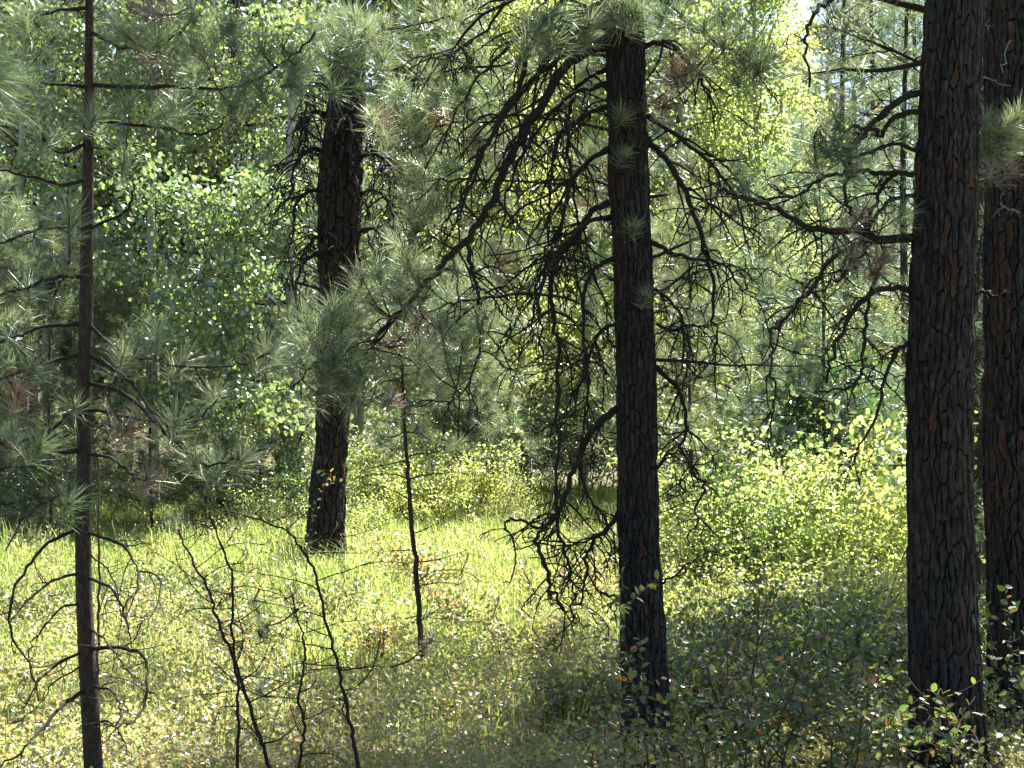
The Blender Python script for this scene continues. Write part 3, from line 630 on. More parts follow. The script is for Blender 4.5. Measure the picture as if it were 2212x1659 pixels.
# --- slender young pine at the left
def left_pine():
    rng = np.random.default_rng(15); D = 8.0
    pts, rad, base = pine_base([(193, -20, 17), (193, 160, 21), (192, 253, 23), (190, 400, 25), (187, 553, 27), (186, 686, 30), (182, 786, 31), (182, 986, 32), (179, 1106, 33), (181, 1273, 35), (187, 1406, 37), (193, 1506, 38), (202, 1659, 41)], D, 5.6, 0.012)
    t = thing('young_pine', 'slender young pine on the left with bare curled lower branches and needle tufts above', 'tree', base)
    build_trunk(t, base, pts, rad, rng, M['young_bark'], 24, 0.012, 0.035)
    dw = M['dead_wood']; tips = []
    def B(pl, D1, r0, r1, c=4, L=.16, **k): return px_branch(t, base, rng, pl, D, D1, r0, r1, dw, c, L, jitter=.006, **k)
    live = []
    for pl, D1, r0 in [
        ([(187, 18), (133, 20), (80, 35), (43, 32)], 7.7, .010), ([(200, 70), (235, 90), (267, 107), (320, 107), (353, 115)], 7.6, .009),
        ([(353, 117), (363, 87), (400, 60), (413, 27), (410, -10)], 7.6, .008), ([(195, 182), (300, 190), (383, 187), (467, 193), (533, 180), (600, 147), (650, 103), (680, 73)], 7.5, .011),
        ([(195, 258), (283, 270), (367, 277), (420, 290), (470, 275), (498, 235)], 7.6, .009), ([(195, 318), (253, 322), (300, 310)], 7.8, .007),
        ([(185, 497), (267, 460), (287, 417), (283, 390), (267, 360)], 7.6, .008), ([(187, 187), (117, 180), (60, 177), (20, 185)], 7.7, .009),
        ([(187, 308), (140, 330), (107, 317), (93, 297)], 7.6, .009), ([(185, 390), (133, 397), (67, 380), (0, 367), (-60, 360)], 7.6, .010),
        ([(185, 490), (100, 493), (40, 510), (0, 527), (-50, 540)], 7.5, .010), ([(180, 596), (117, 600), (60, 620), (0, 636), (-60, 650)], 7.5, .010),
        ([(117, 640), (130, 610), (145, 590), (150, 560)], 7.6, .006),
        ([(180, 700), (93, 706), (40, 726), (0, 738), (-50, 760)], 7.6, .010), ([(178, 766), (100, 783), (50, 800), (0, 820), (-60, 850)], 7.5, .011),
        ([(176, 870), (127, 916), (67, 950), (0, 963), (-40, 970)], 7.6, .011), ([(176, 975), (120, 976), (67, 973), (0, 956), (-60, 940)], 7.4, .013),
        ([(190, 700), (233, 740), (253, 750), (267, 776), (260, 806), (230, 840)], 7.5, .010), ([(190, 765), (257, 803), (287, 833), (320, 876), (367, 930), (400, 966), (430, 1000)], 7.4, .010),
        ([(185, 825), (267, 850), (307, 883), (350, 926), (413, 983), (450, 1006), (500, 993)], 7.3, .011), ([(265, 773), (317, 775), (383, 791), (483, 791), (533, 783), (577, 766)], 7.3, .006),
        ([(190, 885), (240, 893), (300, 906), (367, 913), (433, 903), (465, 860)], 7.5, .008), ([(185, 980), (240, 990), (280, 1020), (320, 1035)], 7.6, .009),
        ([(185, 1040), (130, 1070), (60, 1110), (10, 1190)], 7.5, .008)]:
        live.append(B(pl, D1, r0, r0 * .4, 3, .16, grav=.1))
    allp = np.vstack([p for o, p in live])
    own = np.concatenate([np.full(len(p), i) for i, (o, p) in enumerate(live)])
    for (x, y, kd, ne) in [(283, 225, 'green', 1), (373, 235, 'green', 1), (498, 228, 'green', 1), (267, 352, 'green', 1), (410, 150, 'green', 1), (610, 100, 'green', 1), (680, 66, 'green', 1), (150, 470, 'green', 1),
                       (345, 90, 'green', 1), (265, 70, 'green', 1), (95, 290, 'green', 1), (120, 80, 'green', 1), (325, 118, 'brown', 0), (440, 120, 'green', 1), (640, 140, 'green', 1), (560, 100, 'green', 1), (560, 190, 'green', 1),
                       (340, 30, 'brown', 1), (420, 40, 'green', 1), (60, 180, 'green', 1), (60, 40, 'green', 1),
                       (145, 560, 'green', 2), (265, 770, 'green', 1), (160, 880, 'green', 1), (275, 925, 'brown', 0), (70, 800, 'green', 1), (150, 1085, 'green', 1), (340, 720, 'green', 1), (300, 740, 'green', 0),
                       (460, 850, 'green', 1), (577, 760, 'green', 1), (60, 620, 'green', 1), (30, 740, 'green', 1), (40, 850, 'brown', 0), (470, 1010, 'green', 1), (530, 985, 'green', 1), (90, 960, 'green', 1), (20, 950, 'green', 1), (420, 1000, 'green', 1),
                       (90, 480, 'green', 1), (20, 520, 'green', 1), (320, 1035, 'brown', 0), (400, 780, 'green', 0), (380, 910, 'green', 0)]:
        p = P(x, y, 7.6 + rng.uniform(-.25, .25)); i = own[np.linalg.norm(allp - p, axis=1).argmin()]
        tuft_twig(live[i][0], base, rng, live[i][1], p, .85, kd, n_extra=ne if y < 350 else 0, spread=.11)
    for pl, D1, r0 in [
        ([(178, 1139), (100, 1176), (67, 1216), (33, 1266), (20, 1333), (33, 1390), (67, 1443), (83, 1509)], 7.4, .009), ([(178, 1239), (117, 1253), (67, 1293), (23, 1336)], 7.4, .008),
        ([(178, 1303), (133, 1313), (93, 1356), (63, 1400), (60, 1433)], 7.5, .006), ([(180, 1406), (123, 1436), (83, 1473), (57, 1520)], 7.5, .008), ([(180, 1436), (117, 1476), (80, 1530), (20, 1570)], 7.5, .005),
        ([(190, 1487), (133, 1526), (83, 1583), (43, 1626), (-10, 1662)], 7.3, .010),
        ([(185, 1150), (260, 1176), (293, 1220), (297, 1266), (273, 1333)], 7.5, .008), ([(296, 1232), (333, 1240), (347, 1266), (327, 1333), (297, 1373)], 7.4, .005), ([(185, 1243), (247, 1280), (273, 1340), (290, 1406)], 7.6, .008),
        ([(190, 1400), (267, 1400), (307, 1416), (320, 1456), (313, 1516), (290, 1556), (257, 1573)], 7.3, .010), ([(195, 1356), (240, 1396), (267, 1440), (313, 1486)], 7.6, .006),
        ([(195, 1483), (240, 1493), (260, 1530), (253, 1566), (223, 1600)], 7.5, .007), ([(205, 1560), (240, 1560), (262, 1590), (290, 1640)], 7.6, .006), ([(185, 1190), (240, 1240), (262, 1330), (250, 1400), (240, 1470)], 7.7, .004)]:
        B(pl, D1, r0, r0 * .35, 7, .22, grav=-.3, depth=1, curl=2.2)
    mb = MB()
    crown(t, base, rng, straight(pts), 4.1, 5.5, 12, 1.0, 6, TUFT_MID, .008, sc=1.0)
left_pine()

def edge_left_pine():
    rng = np.random.default_rng(16); D = 5.6
    x = (-190 - CX) / F * D; base = np.array([x, D, float(gz(x, D))])
    pts = np.array([[x, D, base[2] - .05], [x - .02, D, 2.2], [x, D, 4.8]]); rad = np.array([.045, .035, .01])
    t = thing('young_pine', 'pale long-needled pine branch of a young pine poking in at the upper left edge', 'tree', base)
    build_trunk(t, base, pts, rad, rng, M['young_bark'], 16, 0.03, 0.03)
    b, p = px_branch(t, base, rng, [(-190, 300), (-120, 250), (-70, 200), (-40, 170)], D, 5.2, .009, .005, M['young_bark'], 0)
    for (x, y) in [(-30, 170), (-45, 110), (-40, 240), (-20, 205), (-50, 180), (-35, 140), (-10, 170)]:
        tuft_twig(b, base, rng, p, P(x, y, 5.2 + rng.uniform(-.15, .15)), 1.0, d=np.array([1, -.1, .1]) + rng.normal(0, .22, 3))
    b, p = px_branch(t, base, rng, [(-190, 900), (-120, 850), (-60, 830)], D, 5.3, .008, .005, M['young_bark'], 0)
    for (x, y) in [(-60, 830), (-50, 470), (-70, 620)]:
        tuft_twig(b, base, rng, p if y == 830 else np.array([pts[1] + [0.05, 0, (829 - y) / F * D]]), P(x, y, 5.4), .9, d=np.array([1, 0, .3]))
    crown(t, base, rng, straight(pts), 3.7, 4.7, 14, .9, 6, TUFT_MID, .008)
edge_left_pine()

# --- slim saplings
def sapling(label, path, D, r0, r1, seed, side=14, L=.35, tufts=(), brown=(), mat='dead_wood', grav=.1, top=None):
    rng = np.random.default_rng(seed)
    pts = np.array([P(x, y, D) for x, y in path])[::-1]
    g = float(gz(pts[0, 0], D))
    if pts[0, 2] > g:
        s = (pts[0] - pts[1]) / (pts[1, 2] - pts[0, 2]) * (pts[0, 2] - g) * .6; pts = np.vstack([pts[0] + [s[0], 0, g - .03 - pts[0, 2]], pts])
    base = np.array([pts[0, 0], D, g])
    t = thing('pine_sapling', label, 'sapling', base, 'slim saplings standing in the meadow')
    n = len(pts) * 6; sp = smooth_path(pts, n); sp[1:] += rng.normal(0, .004, (n - 1, 3)); rr = np.linspace(r0, r1, n) * rng.uniform(.92, 1.1, n)
    mb = MB(); tube(mb, sp, rr, 8); link('trunk', mb.mesh('trunk', M[mat], base), t)
    brs = []
    for k in range(side):
        i = int(n * (.18 + .8 * (k + rng.random()) / side)); i = min(i, n - 2)
        a = rng.uniform(0, 6.28); d = norm(np.array([math.cos(a), .6 * math.sin(a), rng.uniform(-.1, .5)]))
        q = grow(rng, sp[i], d, L * rng.uniform(.6, 1.3), 10, .09, grav * rng.uniform(-3, 3), rng.normal(0, 1.1))
        m2 = MB(); r = np.linspace(min(rr[i] * .5, .006), .0016, len(q)); tube(m2, q, r, 5)
        twiggery(m2, rng, q, r, 3, L * .4, 1, -.3, 1.8, 3)
        brs.append((link('branch', m2.mesh('branch', M['dead_wood'], base), t), q))
    allp = np.vstack([p for o, p in brs] + [sp]); own = np.concatenate([np.full(len(p), i) for i, (o, p) in enumerate(brs)] + [np.full(n, 0)])
    for (lst, kd) in ((tufts, 'green'), (brown, 'brown')):
        for (x, y) in lst:
            p = P(x, y, D + rng.uniform(-.3, .3)); j = np.linalg.norm(allp - p, axis=1).argmin()
            tuft_twig(brs[own[j]][0], base, rng, allp[j:j + 1], p, .8 if D > 10 else .55, kd)
    return t
sapling('dead leaning sapling, leftmost of the thin dark stems in the meadow', [(383, 1143), (417, 1213), (450, 1273), (477, 1356), (507, 1429), (533, 1506), (557, 1583), (580, 1656)], 8.2, .011, .0045, 21, 16, .32, [(372, 1120)])
sapling('thin upright dark sapling crossing the leaning stem near its middle', [(450, 1106), (467, 1149), (493, 1216), (503, 1279), (500, 1359), (510, 1439), (513, 1539), (515, 1656)], 8.5, .009, .004, 22, 16, .32, [(545, 1300)])
sapling('long dark sapling arching over to the left in the meadow', [(493, 1106), (567, 1126), (617, 1146), (650, 1186), (683, 1246), (703, 1339), (727, 1423), (737, 1470), (757, 1566), (774, 1656)], 8.0, .010, .0035, 23, 18, .36, [], [(930, 1385)])
sapling('short crooked sapling with needle tufts on top between the dark stems', [(633, 1289), (640, 1333), (657, 1389), (657, 1439), (647, 1506), (657, 1573), (647, 1656)], 8.4, .008, .004, 24, 16, .36, [(633, 1285), (575, 1352), (555, 1315), (560, 1490)], [(565, 1370)])
sapling('slim straight sapling standing alone mid meadow below pale needle tufts', [(868, 790), (870, 836), (874, 920), (880, 1003), (884, 1053), (890, 1146), (897, 1206), (902, 1273), (907, 1356), (914, 1439)], 13.0, .024, .011, 25, 18, .45,
        [(830, 812), (905, 800), (940, 765), (852, 905), (902, 922), (962, 965), (932, 1002), (822, 942), (892, 872), (800, 860), (955, 850), (870, 780), (990, 960), (840, 770)], [(848, 850), (860, 868), (838, 868), (918, 1390)], 'young_bark')
sapling('pale bare stem close beside the young pine trunk', [(213, 1000), (212, 1106), (214, 1200), (213, 1340), (210, 1440), (212, 1560)], 9.4, .009, .005, 26, 6, .2, (), (), 'twig_wood')
# ------------------------------------------------------------------ mid-ground pines (young, full of needles)
def bushy_pine(label, x_px, D, H, seed, z0=.5, count=22, L=1.1, per=7, tpl=None, sc=1.0, r=.04, tl=.7, singles=0, droop=-.1, x=None, group=None, name='young_pine', lim_mat='dead_wood'):
    rng = np.random.default_rng(seed)
    x = (x_px - CX) / F * D; g = float(gz(x, D)); base = np.array([x, D, g])
    t = thing(name, label, 'tree', base, group)
    lean = rng.normal(0, .02, 2)
    zz = np.linspace(g - .05, g + H, 14); pts = np.stack([x + lean[0] * (zz - g) + .02 * np.sin(zz * 1.3 + seed), np.full(14, D) + lean[1] * (zz - g), zz], 1)
    rad = np.linspace(r, r * .18, 14)
    build_trunk(t, base, pts, rad, rng, M['young_bark'], 14, .05, .04)
    f = straight(pts)
    mb = MB(); tips = []
    for k, bp in enumerate(crown_branches(rng, f, g + z0, g + H * .98, count, L, droop)):
        rr = np.linspace(max(.006, r * .28), .0035, len(bp))
        m2 = MB(); tube(m2, bp, rr, 5); tl0 = [(bp[-1], norm(bp[-1] - bp[-3]))]
        twiggery(m2, rng, bp, rr, per, L * tl * .6, 1, .5, .6, 3, .25, .1, tl0)
        link('branch', m2.mesh('branch', M[lim_mat], base), t)
        tips += tl0
    rng.shuffle(tips)
    near = sorted(range(len(tips)), key=lambda i: tips[i][0][1])[:singles]; ns = set(near)
    for i in near:
        put_tuft(t, base, tips[i][0], tips[i][1] + np.array([0, 0, .4]), rng, sc, 'brown' if rng.random() < .1 else 'green')
    rest = [tp for i, tp in enumerate(tips) if i not in ns]
    if rest: link('needles', needle_mass(rng, rest, tpl or TUFT_MID, sc).mesh('needles', M['needle_mass'], base, False), t, 'stuff')
    return t

PB = bushy_pine('leafy pine hidden behind the middle trunk with long pale-needled branches reaching left', 1376, 14.5, 5.4, 31, 2.3, 18, 1.6, 7, sc=1.05, r=.07, singles=150, tl=.55)
pb_base = np.array(PB.location); pb_rng = np.random.default_rng(131)
for k, (pl, D1, tf) in enumerate([
    ([(1300, 30), (1200, -10), (1080, 0), (960, 40), (860, 60), (790, 70)], 13.2, [(790, 60), (770, 110), (720, 70), (740, 130), (700, 120), (760, 40), (735, 30), (830, 50), (850, 95), (900, 62), (815, 120), (940, 30), (880, 30), (985, 30)]),
    ([(1310, 120), (1200, 110), (1080, 140), (980, 150), (900, 170), (830, 160)], 13.6, [(770, 160), (830, 150), (860, 200), (930, 160), (900, 130), (970, 110), (1000, 190), (1050, 110), (880, 250), (950, 210)]),
    ([(1315, 280), (1220, 260), (1120, 250), (1010, 260), (920, 280), (850, 290)], 13.9, [(820, 262), (850, 310), (900, 292), (960, 245), (985, 330), (930, 330), (1040, 250), (880, 350), (1080, 190), (1020, 300)]),
    ([(1316, 420), (1220, 400), (1110, 390), (1000, 390), (920, 390)], 13.6, [(890, 390), (930, 420), (985, 370), (900, 450), (1050, 350), (1100, 330), (1000, 440), (1080, 430), (960, 480)]),
    ([(1335, 690), (1200, 640), (1060, 640), (960, 660), (900, 690)], 13.4, [(900, 700), (860, 730), (930, 740), (960, 680), (890, 660), (1000, 700), (1060, 700), (840, 780), (930, 800), (980, 760)]),
    ([(1330, 600), (1240, 560), (1150, 560), (1060, 570)], 13.8, [(1040, 560), (1080, 600), (1120, 540), (1160, 520), (1060, 520), (1010, 590), (1140, 620)])]):
    bl, pl_ = px_branch(PB, pb_base, pb_rng, pl, 14.5, D1, .016, .006, M['dead_wood'], 6, .3, grav=.1)
    for (x, y) in tf:
        j = np.abs(pl_[:, 0] - P(x, y, D1)[0]).argmin()
        tuft_twig(bl, pb_base, pb_rng, pl_, P(x, y, pl_[j, 1] + pb_rng.uniform(-.3, .3)), 1.2, 'brown' if pb_rng.random() < .08 else 'green', n_extra=1, spread=.17)
bushy_pine('tall shady pine standing behind the thick right trunk', 2090, 16.5, 15, 32, 5.2, 70, 2.9, 10, TUFT_FAR, 1.3, .16, tl=.5)
bushy_pine('tall pine just beyond the right edge, its boughs above the right trunks', 2420, 15.5, 13, 47, 4.2, 84, 3.0, 10, TUFT_FAR, 1.4, .14, tl=.5)
bushy_pine('young pine with grey-green needles left of the old back pine', 560, 26, 3.0, 33, .1, 36, 1.5, 8, sc=1.25, r=.03, singles=60)
bushy_pine('bushy young pine in shade behind the slender left trunk', 110, 25, 4.0, 34, .1, 44, 1.7, 9, sc=1.3, r=.03, singles=60)
bushy_pine('low shaded young pine with drooping needles right of the slender left trunk', 330, 25.5, 3.4, 35, .1, 42, 1.7, 9, sc=1.3, r=.03, singles=60)
bushy_pine('small shaded young pine at the far left edge of the meadow', -40, 24, 4.6, 36, .1, 40, 1.6, 9, sc=1.3, r=.035, singles=40)
bushy_pine('pine rising behind the old back pine, its pale needles showing beside the trunk', 722, 27, 7.5, 46, 2.6, 36, 2.0, 8, TUFT_MID, 1.2, .12, tl=.55)
bushy_pine('pale young pine between the old back pine and the middle pine', 985, 28, 3.8, 37, .2, 34, 1.6, 8, sc=1.3, r=.022, singles=40)
bushy_pine('greyish pine just right of the middle trunk, beyond the shrubs', 1500, 22, 4.3, 40, .9, 32, 1.4, 7, sc=1.1, r=.035)
bushy_pine('grey-needled pine behind the curved branches of the thick right pine', 1790, 20, 4.8, 41, 1.3, 34, 1.4, 8, sc=1.1, r=.035)
bushy_pine('young pine showing between the two right trunks', 2115, 16, 4.2, 42, .8, 26, 1.0, 7, sc=1.0, r=.05)
bushy_pine('slim pale pine in front of the bright yellow-green trees', 1640, 26, 5.2, 43, 1.0, 34, 1.4, 7, TUFT_MID, 1.2, .035)
bushy_pine('dark pine towering behind the upper left foliage', 480, 30, 13, 44, 3.0, 56, 3.2, 9, TUFT_MID, 1.5, .12, tl=.5)
bushy_pine('dark pine over the far left meadow edge', 150, 30, 12, 45, 2.2, 54, 3.0, 9, TUFT_MID, 1.5, .12, tl=.5)

# --- far pines
def far_proto(seed, H, L, count, z0):
    rng = np.random.default_rng(seed)
    t = thing('far_pine', 'far pine', 'tree', (0, 0, 0))
    zz = np.linspace(-.1, H, 12); pts = np.stack([.05 * np.sin(zz * .5), .05 * np.cos(zz * .4), zz], 1); rad = np.linspace(.17, .03, 12)
    b0 = np.zeros(3); build_trunk(t, b0, pts, rad, rng, M['young_bark'], 12, .2, .04)
    f = straight(pts); tips = []; mb = MB()
    for bp in crown_branches(rng, f, z0, H * .98, count, L, -.15):
        rr = np.linspace(.03, .007, len(bp)); tube(mb, bp, rr, 4); tips.append((bp[-1], norm(bp[-1] - bp[-3])))
        twiggery(mb, rng, bp, rr, 12, L * .35, 1, .4, .6, 3, .2, .1, tips, minr=.004)
    link('limbs', mb.mesh('limbs', M['dead_wood'], b0), t, 'stuff')
    link('crown', needle_mass(rng, tips, TUFT_FAR, 1.35).mesh('crown', M['needle_mass'], b0, False), t, 'stuff')
    return t
protos = [far_proto(51, 15, 2.0, 46, 2.5), far_proto(52, 17, 1.7, 50, 4.0), far_proto(53, 13, 2.2, 44, 1.5)]
FAR = [(1822, 52, 0, 1.05, 'far hazy pine under the bright sky, reddish top, straight above the curved branches'), (1884, 60, 1, 1.15, 'far hazy pine with tall bare lower stem next to the thick right pine'),
       (1762, 66, 2, 1.1, 'far pale pine where the sky opens beside the yellow-green tree'), (1955, 48, 1, .9, 'far pine half hidden by the left side of the thick right pine'),
       (1905, 75, 0, 1.3, 'farthest pale pine between two hazy pines at upper right'), (1720, 80, 1, 1.1, 'farthest thin pine at the edge of the yellow-green tree'),
       (1850, 40, 2, .62, 'shorter far pine below the patch of sky'), (1780, 44, 0, .55, 'short far pine left of the shorter far pine'),
       (1560, 58, 1, 1.25, 'far pine behind the yellow-green trees'), (1440, 50, 0, 1.2, 'far pine just right of the middle trunk'),
       (1240, 46, 2, 1.2, 'far pine glimpsed left of the middle trunk'), (1090, 48, 1, 1.25, 'far pine glimpsed behind the long dead branch'),
       (960, 44, 0, 1.2, 'far pine glimpsed right of the old back pine'), (640, 42, 2, 1.3, 'far dark pine left of the old back pine'),
       (400, 40, 1, 1.2, 'far dark pine behind the round-leaved tree'), (180, 38, 0, 1.25, 'far dark pine behind the slender young pine'), (20, 42, 2, 1.3, 'far dark pine in the upper left corner'),
       (1845, 70, 2, 1.35, 'far pale pine between the reddish-topped one and the tall bare-stemmed one'), (1930, 62, 2, 1.2, 'far pale pine tight against the thick right pine'), (1790, 58, 1, 1.0, 'far pale slim pine left of the reddish-topped one'), (1975, 56, 0, 1.1, 'far pale pine mostly behind the thick right trunk'),
       (2110, 46, 1, 1.2, 'far pine in the gap between the two right trunks')]
for i, (px, D, k, s, lab) in enumerate(FAR):
    first = [j for j, q in enumerate(FAR) if q[2] == k][0] == i
    o = protos[k] if first else copy_tree(protos[k])
    x = (px - CX) / F * D
    o.location = (x, D, float(gz(x, D))); o.rotation_euler = (0, 0, i * 1.7); o.scale = (s, s, s); o['label'] = lab; o['group'] = 'far pines behind the meadow'

for i, (x, y, k, s, lab) in enumerate([(-5.5, -3.5, 0, 1.0, 'unseen pine added behind the viewer to the left to dim skylight'), (2.5, -6.5, 1, 1.05, 'unseen pine added straight behind the viewer to dim skylight'), (7.5, -1.0, 2, 1.1, 'unseen pine added behind the viewer to the right to dim skylight'),  # extra out-of-view pines, added to block skylight from near trunks and needles
                                       (-9.0, 3.5, 2, 1.1, 'unseen pine added beyond the left edge beside the viewer to dim skylight'), (-2.0, -11.0, 2, 1.2, 'second unseen pine added behind the viewer to dim skylight'), (8.5, 6.5, 0, 1.0, 'unseen pine added beyond the right edge beside the viewer to dim skylight'), (-7.5, 10.5, 1, .95, 'unseen pine added beyond the left edge to dim skylight, level with the thick right pine')]):
    o = copy_tree(protos[k]); o.location = (x, y, float(gz(x, y))); o.rotation_euler = (0, 0, i * 1.3 + .5); o.scale = (s, s, s); o['label'] = lab; o['group'] = 'unseen pines added round the viewer to dim skylight'

# ------------------------------------------------------------------ aspens
ASPEN_ME = [mesh_single('leaf', LEAF12, M['aspen_leaf'])]
def aspen(label, stem_px, D, clumps, seed, leaf=.055, singles=0, r=.07, lean=0.0, mat='aspen', top=7):
    """A pale-stemmed tree; clumps (px, py, dD, rx, ry in px, leaves)."""
    rng = np.random.default_rng(seed)
    x = (stem_px - CX) / F * D; g = float(gz(x, D)); base = np.array([x, D, g])
    t = thing('aspen_tree', label, 'tree', base)
    zz = np.linspace(g - .05, g + top, 14); pts = np.stack([x + lean * (zz - g) + .03 * np.sin(zz), np.full(14, D), zz], 1); rad = np.linspace(r, r * .25, 14)
    build_trunk(t, base, pts, rad, rng, M['aspen_bark'], 18, .06, .015)
    f = straight(pts); pos = []
    for (cx, cyy, dD, rx, ry, n) in clumps:
        c = P(cx, cyy, D + dD); sx = rx / F * D; sz = ry / F * D; sy = (sx + sz) * .5
        a = f(min(max(c[2] - .6, g + .8), g + top)); mb = MB()
        bp = smooth_path([a, (a + c) / 2 + [0, 0, .15], c], 10); tube(mb, bp, np.linspace(.016, .005, 10), 5)
        tw = []
        twiggery(mb, rng, bp[4:], np.linspace(.01, .004, 6), 12, max(sx, sz) * 1.1, 2, -.15, .8, 3, .1, .1, tw)
        link('branch', mb.mesh('branch', M['twig_wood'], base), t)
        # leaves in small sprays
        ns = max(5, n // 26); n = int(n * rng.uniform(.55, 1.15))
        cen = c + np.clip(rng.normal(0, .48, (ns, 3)), -1.1, 1.1) * [sx, sy, sz]
        pos.append(cen[rng.integers(0, ns, n)] + rng.normal(0, .12, (n, 3)) * [1.15, 1.15, .65])
    pos = np.vstack(pos)
    order = np.argsort(pos[:, 1] + rng.normal(0, .25, len(pos)))
    one, rest = pos[order[:singles]], pos[order[singles:]]
    for p in one:
        o = link('leaf', ASPEN_ME[0], t); o.location = Vector(p - base); o.rotation_mode = 'QUATERNION'
        o.rotation_quaternion = Matrix(leaf_frames(rng, 1, .35)[0].tolist()).to_quaternion(); s = leaf * rng.uniform(.8, 1.15); o.scale = (s * 1.05, s, s)
    mb = MB(); scatter(mb, LEAF6[0] * [1.15, 1, 1], LEAF6[1], rest, leaf_frames(rng, len(rest), .35), leaf * rng.uniform(.7, 1.15, len(rest)))
    link('foliage', mb.mesh('foliage', M[mat], base, False), t, 'stuff')
    return t

aspen('round-leaved aspen with glinting leaves between the slender left pine and the old back pine', 632, 26.5, [
    (565, 420, -2, 90, 80, 1000), (480, 500, -2, 90, 70, 700), (390, 440, -2, 90, 70, 650), (300, 420, -2, 70, 80, 500), (430, 640, -2.4, 110, 60, 900), (510, 600, -2.4, 70, 60, 600), (380, 720, -2.3, 90, 50, 550),
    (300, 560, -1.6, 80, 80, 550), (480, 720, -2.2, 70, 45, 450), (600, 540, -1.2, 50, 60, 300), (450, 880, -2, 100, 45, 500), (540, 850, -2.2, 60, 50, 300), (350, 850, -2, 70, 50, 300), (600, 480, -1.2, 50, 50, 260), (640, 880, -3, 60, 40, 120), (700, 900, -3.2, 40, 40, 90)], 61, .085, 300, .13, -.005)
aspen('shaded aspen filling the upper left behind the pine tufts', 330, 28, [
    (300, 60, -1, 90, 60, 700), (430, 60, -1, 90, 60, 700), (560, 70, -1, 90, 60, 700), (660, 60, 0, 60, 60, 450), (270, 180, -1, 80, 60, 600), (400, 190, -1, 90, 60, 700), (540, 200, -1, 90, 60, 700), (640, 220, 0, 60, 70, 500), (330, 300, -1, 90, 60, 650), (460, 310, -1, 90, 60, 650), (600, 330, 0, 70, 60, 450), (250, 300, 0, 60, 80, 400)], 62, .088, 120, .11, .0, 'aspen', 9)
aspen('pale-stemmed aspen at the far left edge with dark leaves', 45, 27, [
    (60, 60, 0, 90, 70, 650), (150, 80, 0, 80, 70, 550), (60, 200, 0, 90, 70, 600), (150, 230, 0, 70, 60, 450), (70, 360, 0, 100, 60, 650), (150, 420, -.5, 70, 60, 450), (80, 500, -.5, 100, 60, 600), (220, 520, -1, 60, 80, 400), (100, 620, 0, 90, 50, 350), (240, 660, -1, 70, 60, 350), (210, 820, -2, 70, 60, 220)], 63, .088, 60, .11, .004, 'aspen', 8)
aspen('second pale aspen stem in the shade right of the far left edge', 100, 28.5, [(130, 150, 0, 80, 80, 400), (180, 330, 0, 80, 80, 400), (60, 430, 0, 80, 80, 350)], 64, .088, 0, .1, .002, 'aspen', 8)

def leafy_tree_proto(seed, H, W, n, leaf, mat):
    rng = np.random.default_rng(seed)
    t = thing('leafy_tree', 'leafy tree', 'tree', (0, 0, 0)); b0 = np.zeros(3)
    zz = np.linspace(-.1, H, 12); pts = np.stack([.1 * np.sin(zz * .6), .1 * np.cos(zz * .5), zz], 1)
    build_trunk(t, b0, pts, np.linspace(.1, .02, 12), rng, M['aspen_bark'], 12, .15, .02)
    f = straight(pts); mb = MB(); cen = []
    for bp in crown_branches(rng, f, H * .12, H * .97, 46, W, 0, .5, .45):
        rr = np.linspace(.025, .006, len(bp)); tube(mb, bp, rr, 4); tw = []
        twiggery(mb, rng, bp, rr, 6, W * .45, 1, 0, .6, 3, .2, .1, tw, minr=.004)
        cen += [q[0] for q in tw] + [bp[-1], bp[-3], bp[-5]]
    link('limbs', mb.mesh('limbs', M['twig_wood'], b0), t, 'stuff')
    cen = np.array(cen); pos = cen[rng.integers(0, len(cen), n)] + rng.normal(0, .17, (n, 3))
    mb = MB(); scatter(mb, LEAF4[0] * [1.3, 1, 1], LEAF4[1], pos, leaf_frames(rng, n, .25), leaf * rng.uniform(.7, 1.2, n))
    link('foliage', mb.mesh('foliage', M[mat], b0, False), t, 'stuff')
    return t
lp = [leafy_tree_proto(71, 9.5, 1.5, 11000, .085, 'yellow_leaf'), leafy_tree_proto(72, 7.0, 1.5, 9000, .08, 'green_leaf')]
LEAFY = [(1640, 31, 0, 1.05, 'tall yellow-green leafy tree glowing right of the middle pine'), (1545, 33, 0, .95, 'yellow-green leafy tree close behind the right-hand dead branches of the middle pine'), (1690, 36, 0, 1.0, 'yellow-green leafy tree in front of the far hazy pines'),
         (1460, 36, 1, 1.7, 'green leafy tree peeping out right of the middle trunk'), (1270, 34, 0, 1.05, 'bright leafy tree seen through the dead twigs left of the middle trunk'), (1130, 36, 0, 1.1, 'bright leafy tree behind the long dead branch'), (1010, 38, 1, 1.75, 'green leafy tree behind the pale needles right of the old back pine'),
         (890, 37, 0, 1.3, 'pale leafy tree just right of the old back pine'), (600, 33, 1, 1.7, 'dark leafy tree left of the old back pine, behind the aspen'), (260, 32, 1, 1.7, 'dark leafy tree behind the upper left pine tufts'), (1880, 33, 1, .55, 'low green leafy tree under the far hazy pines'), (1740, 30, 0, .42, 'low yellow-green leafy tree behind the grey-needled pine'), (760, 37, 1, 1.9, 'tall green leafy tree right behind the old back pine'), (420, 36, 1, 1.9, 'tall dark leafy tree behind the upper left tufts, right of the darker one'), (60, 34, 1, 1.8, 'tall dark leafy tree at the upper left corner'), (1200, 47, 0, 1.6, 'tall pale leafy tree behind the curtain of dead twigs'),
         (2115, 28, 0, .7, 'bright leafy tree in the slit between the two right trunks')]
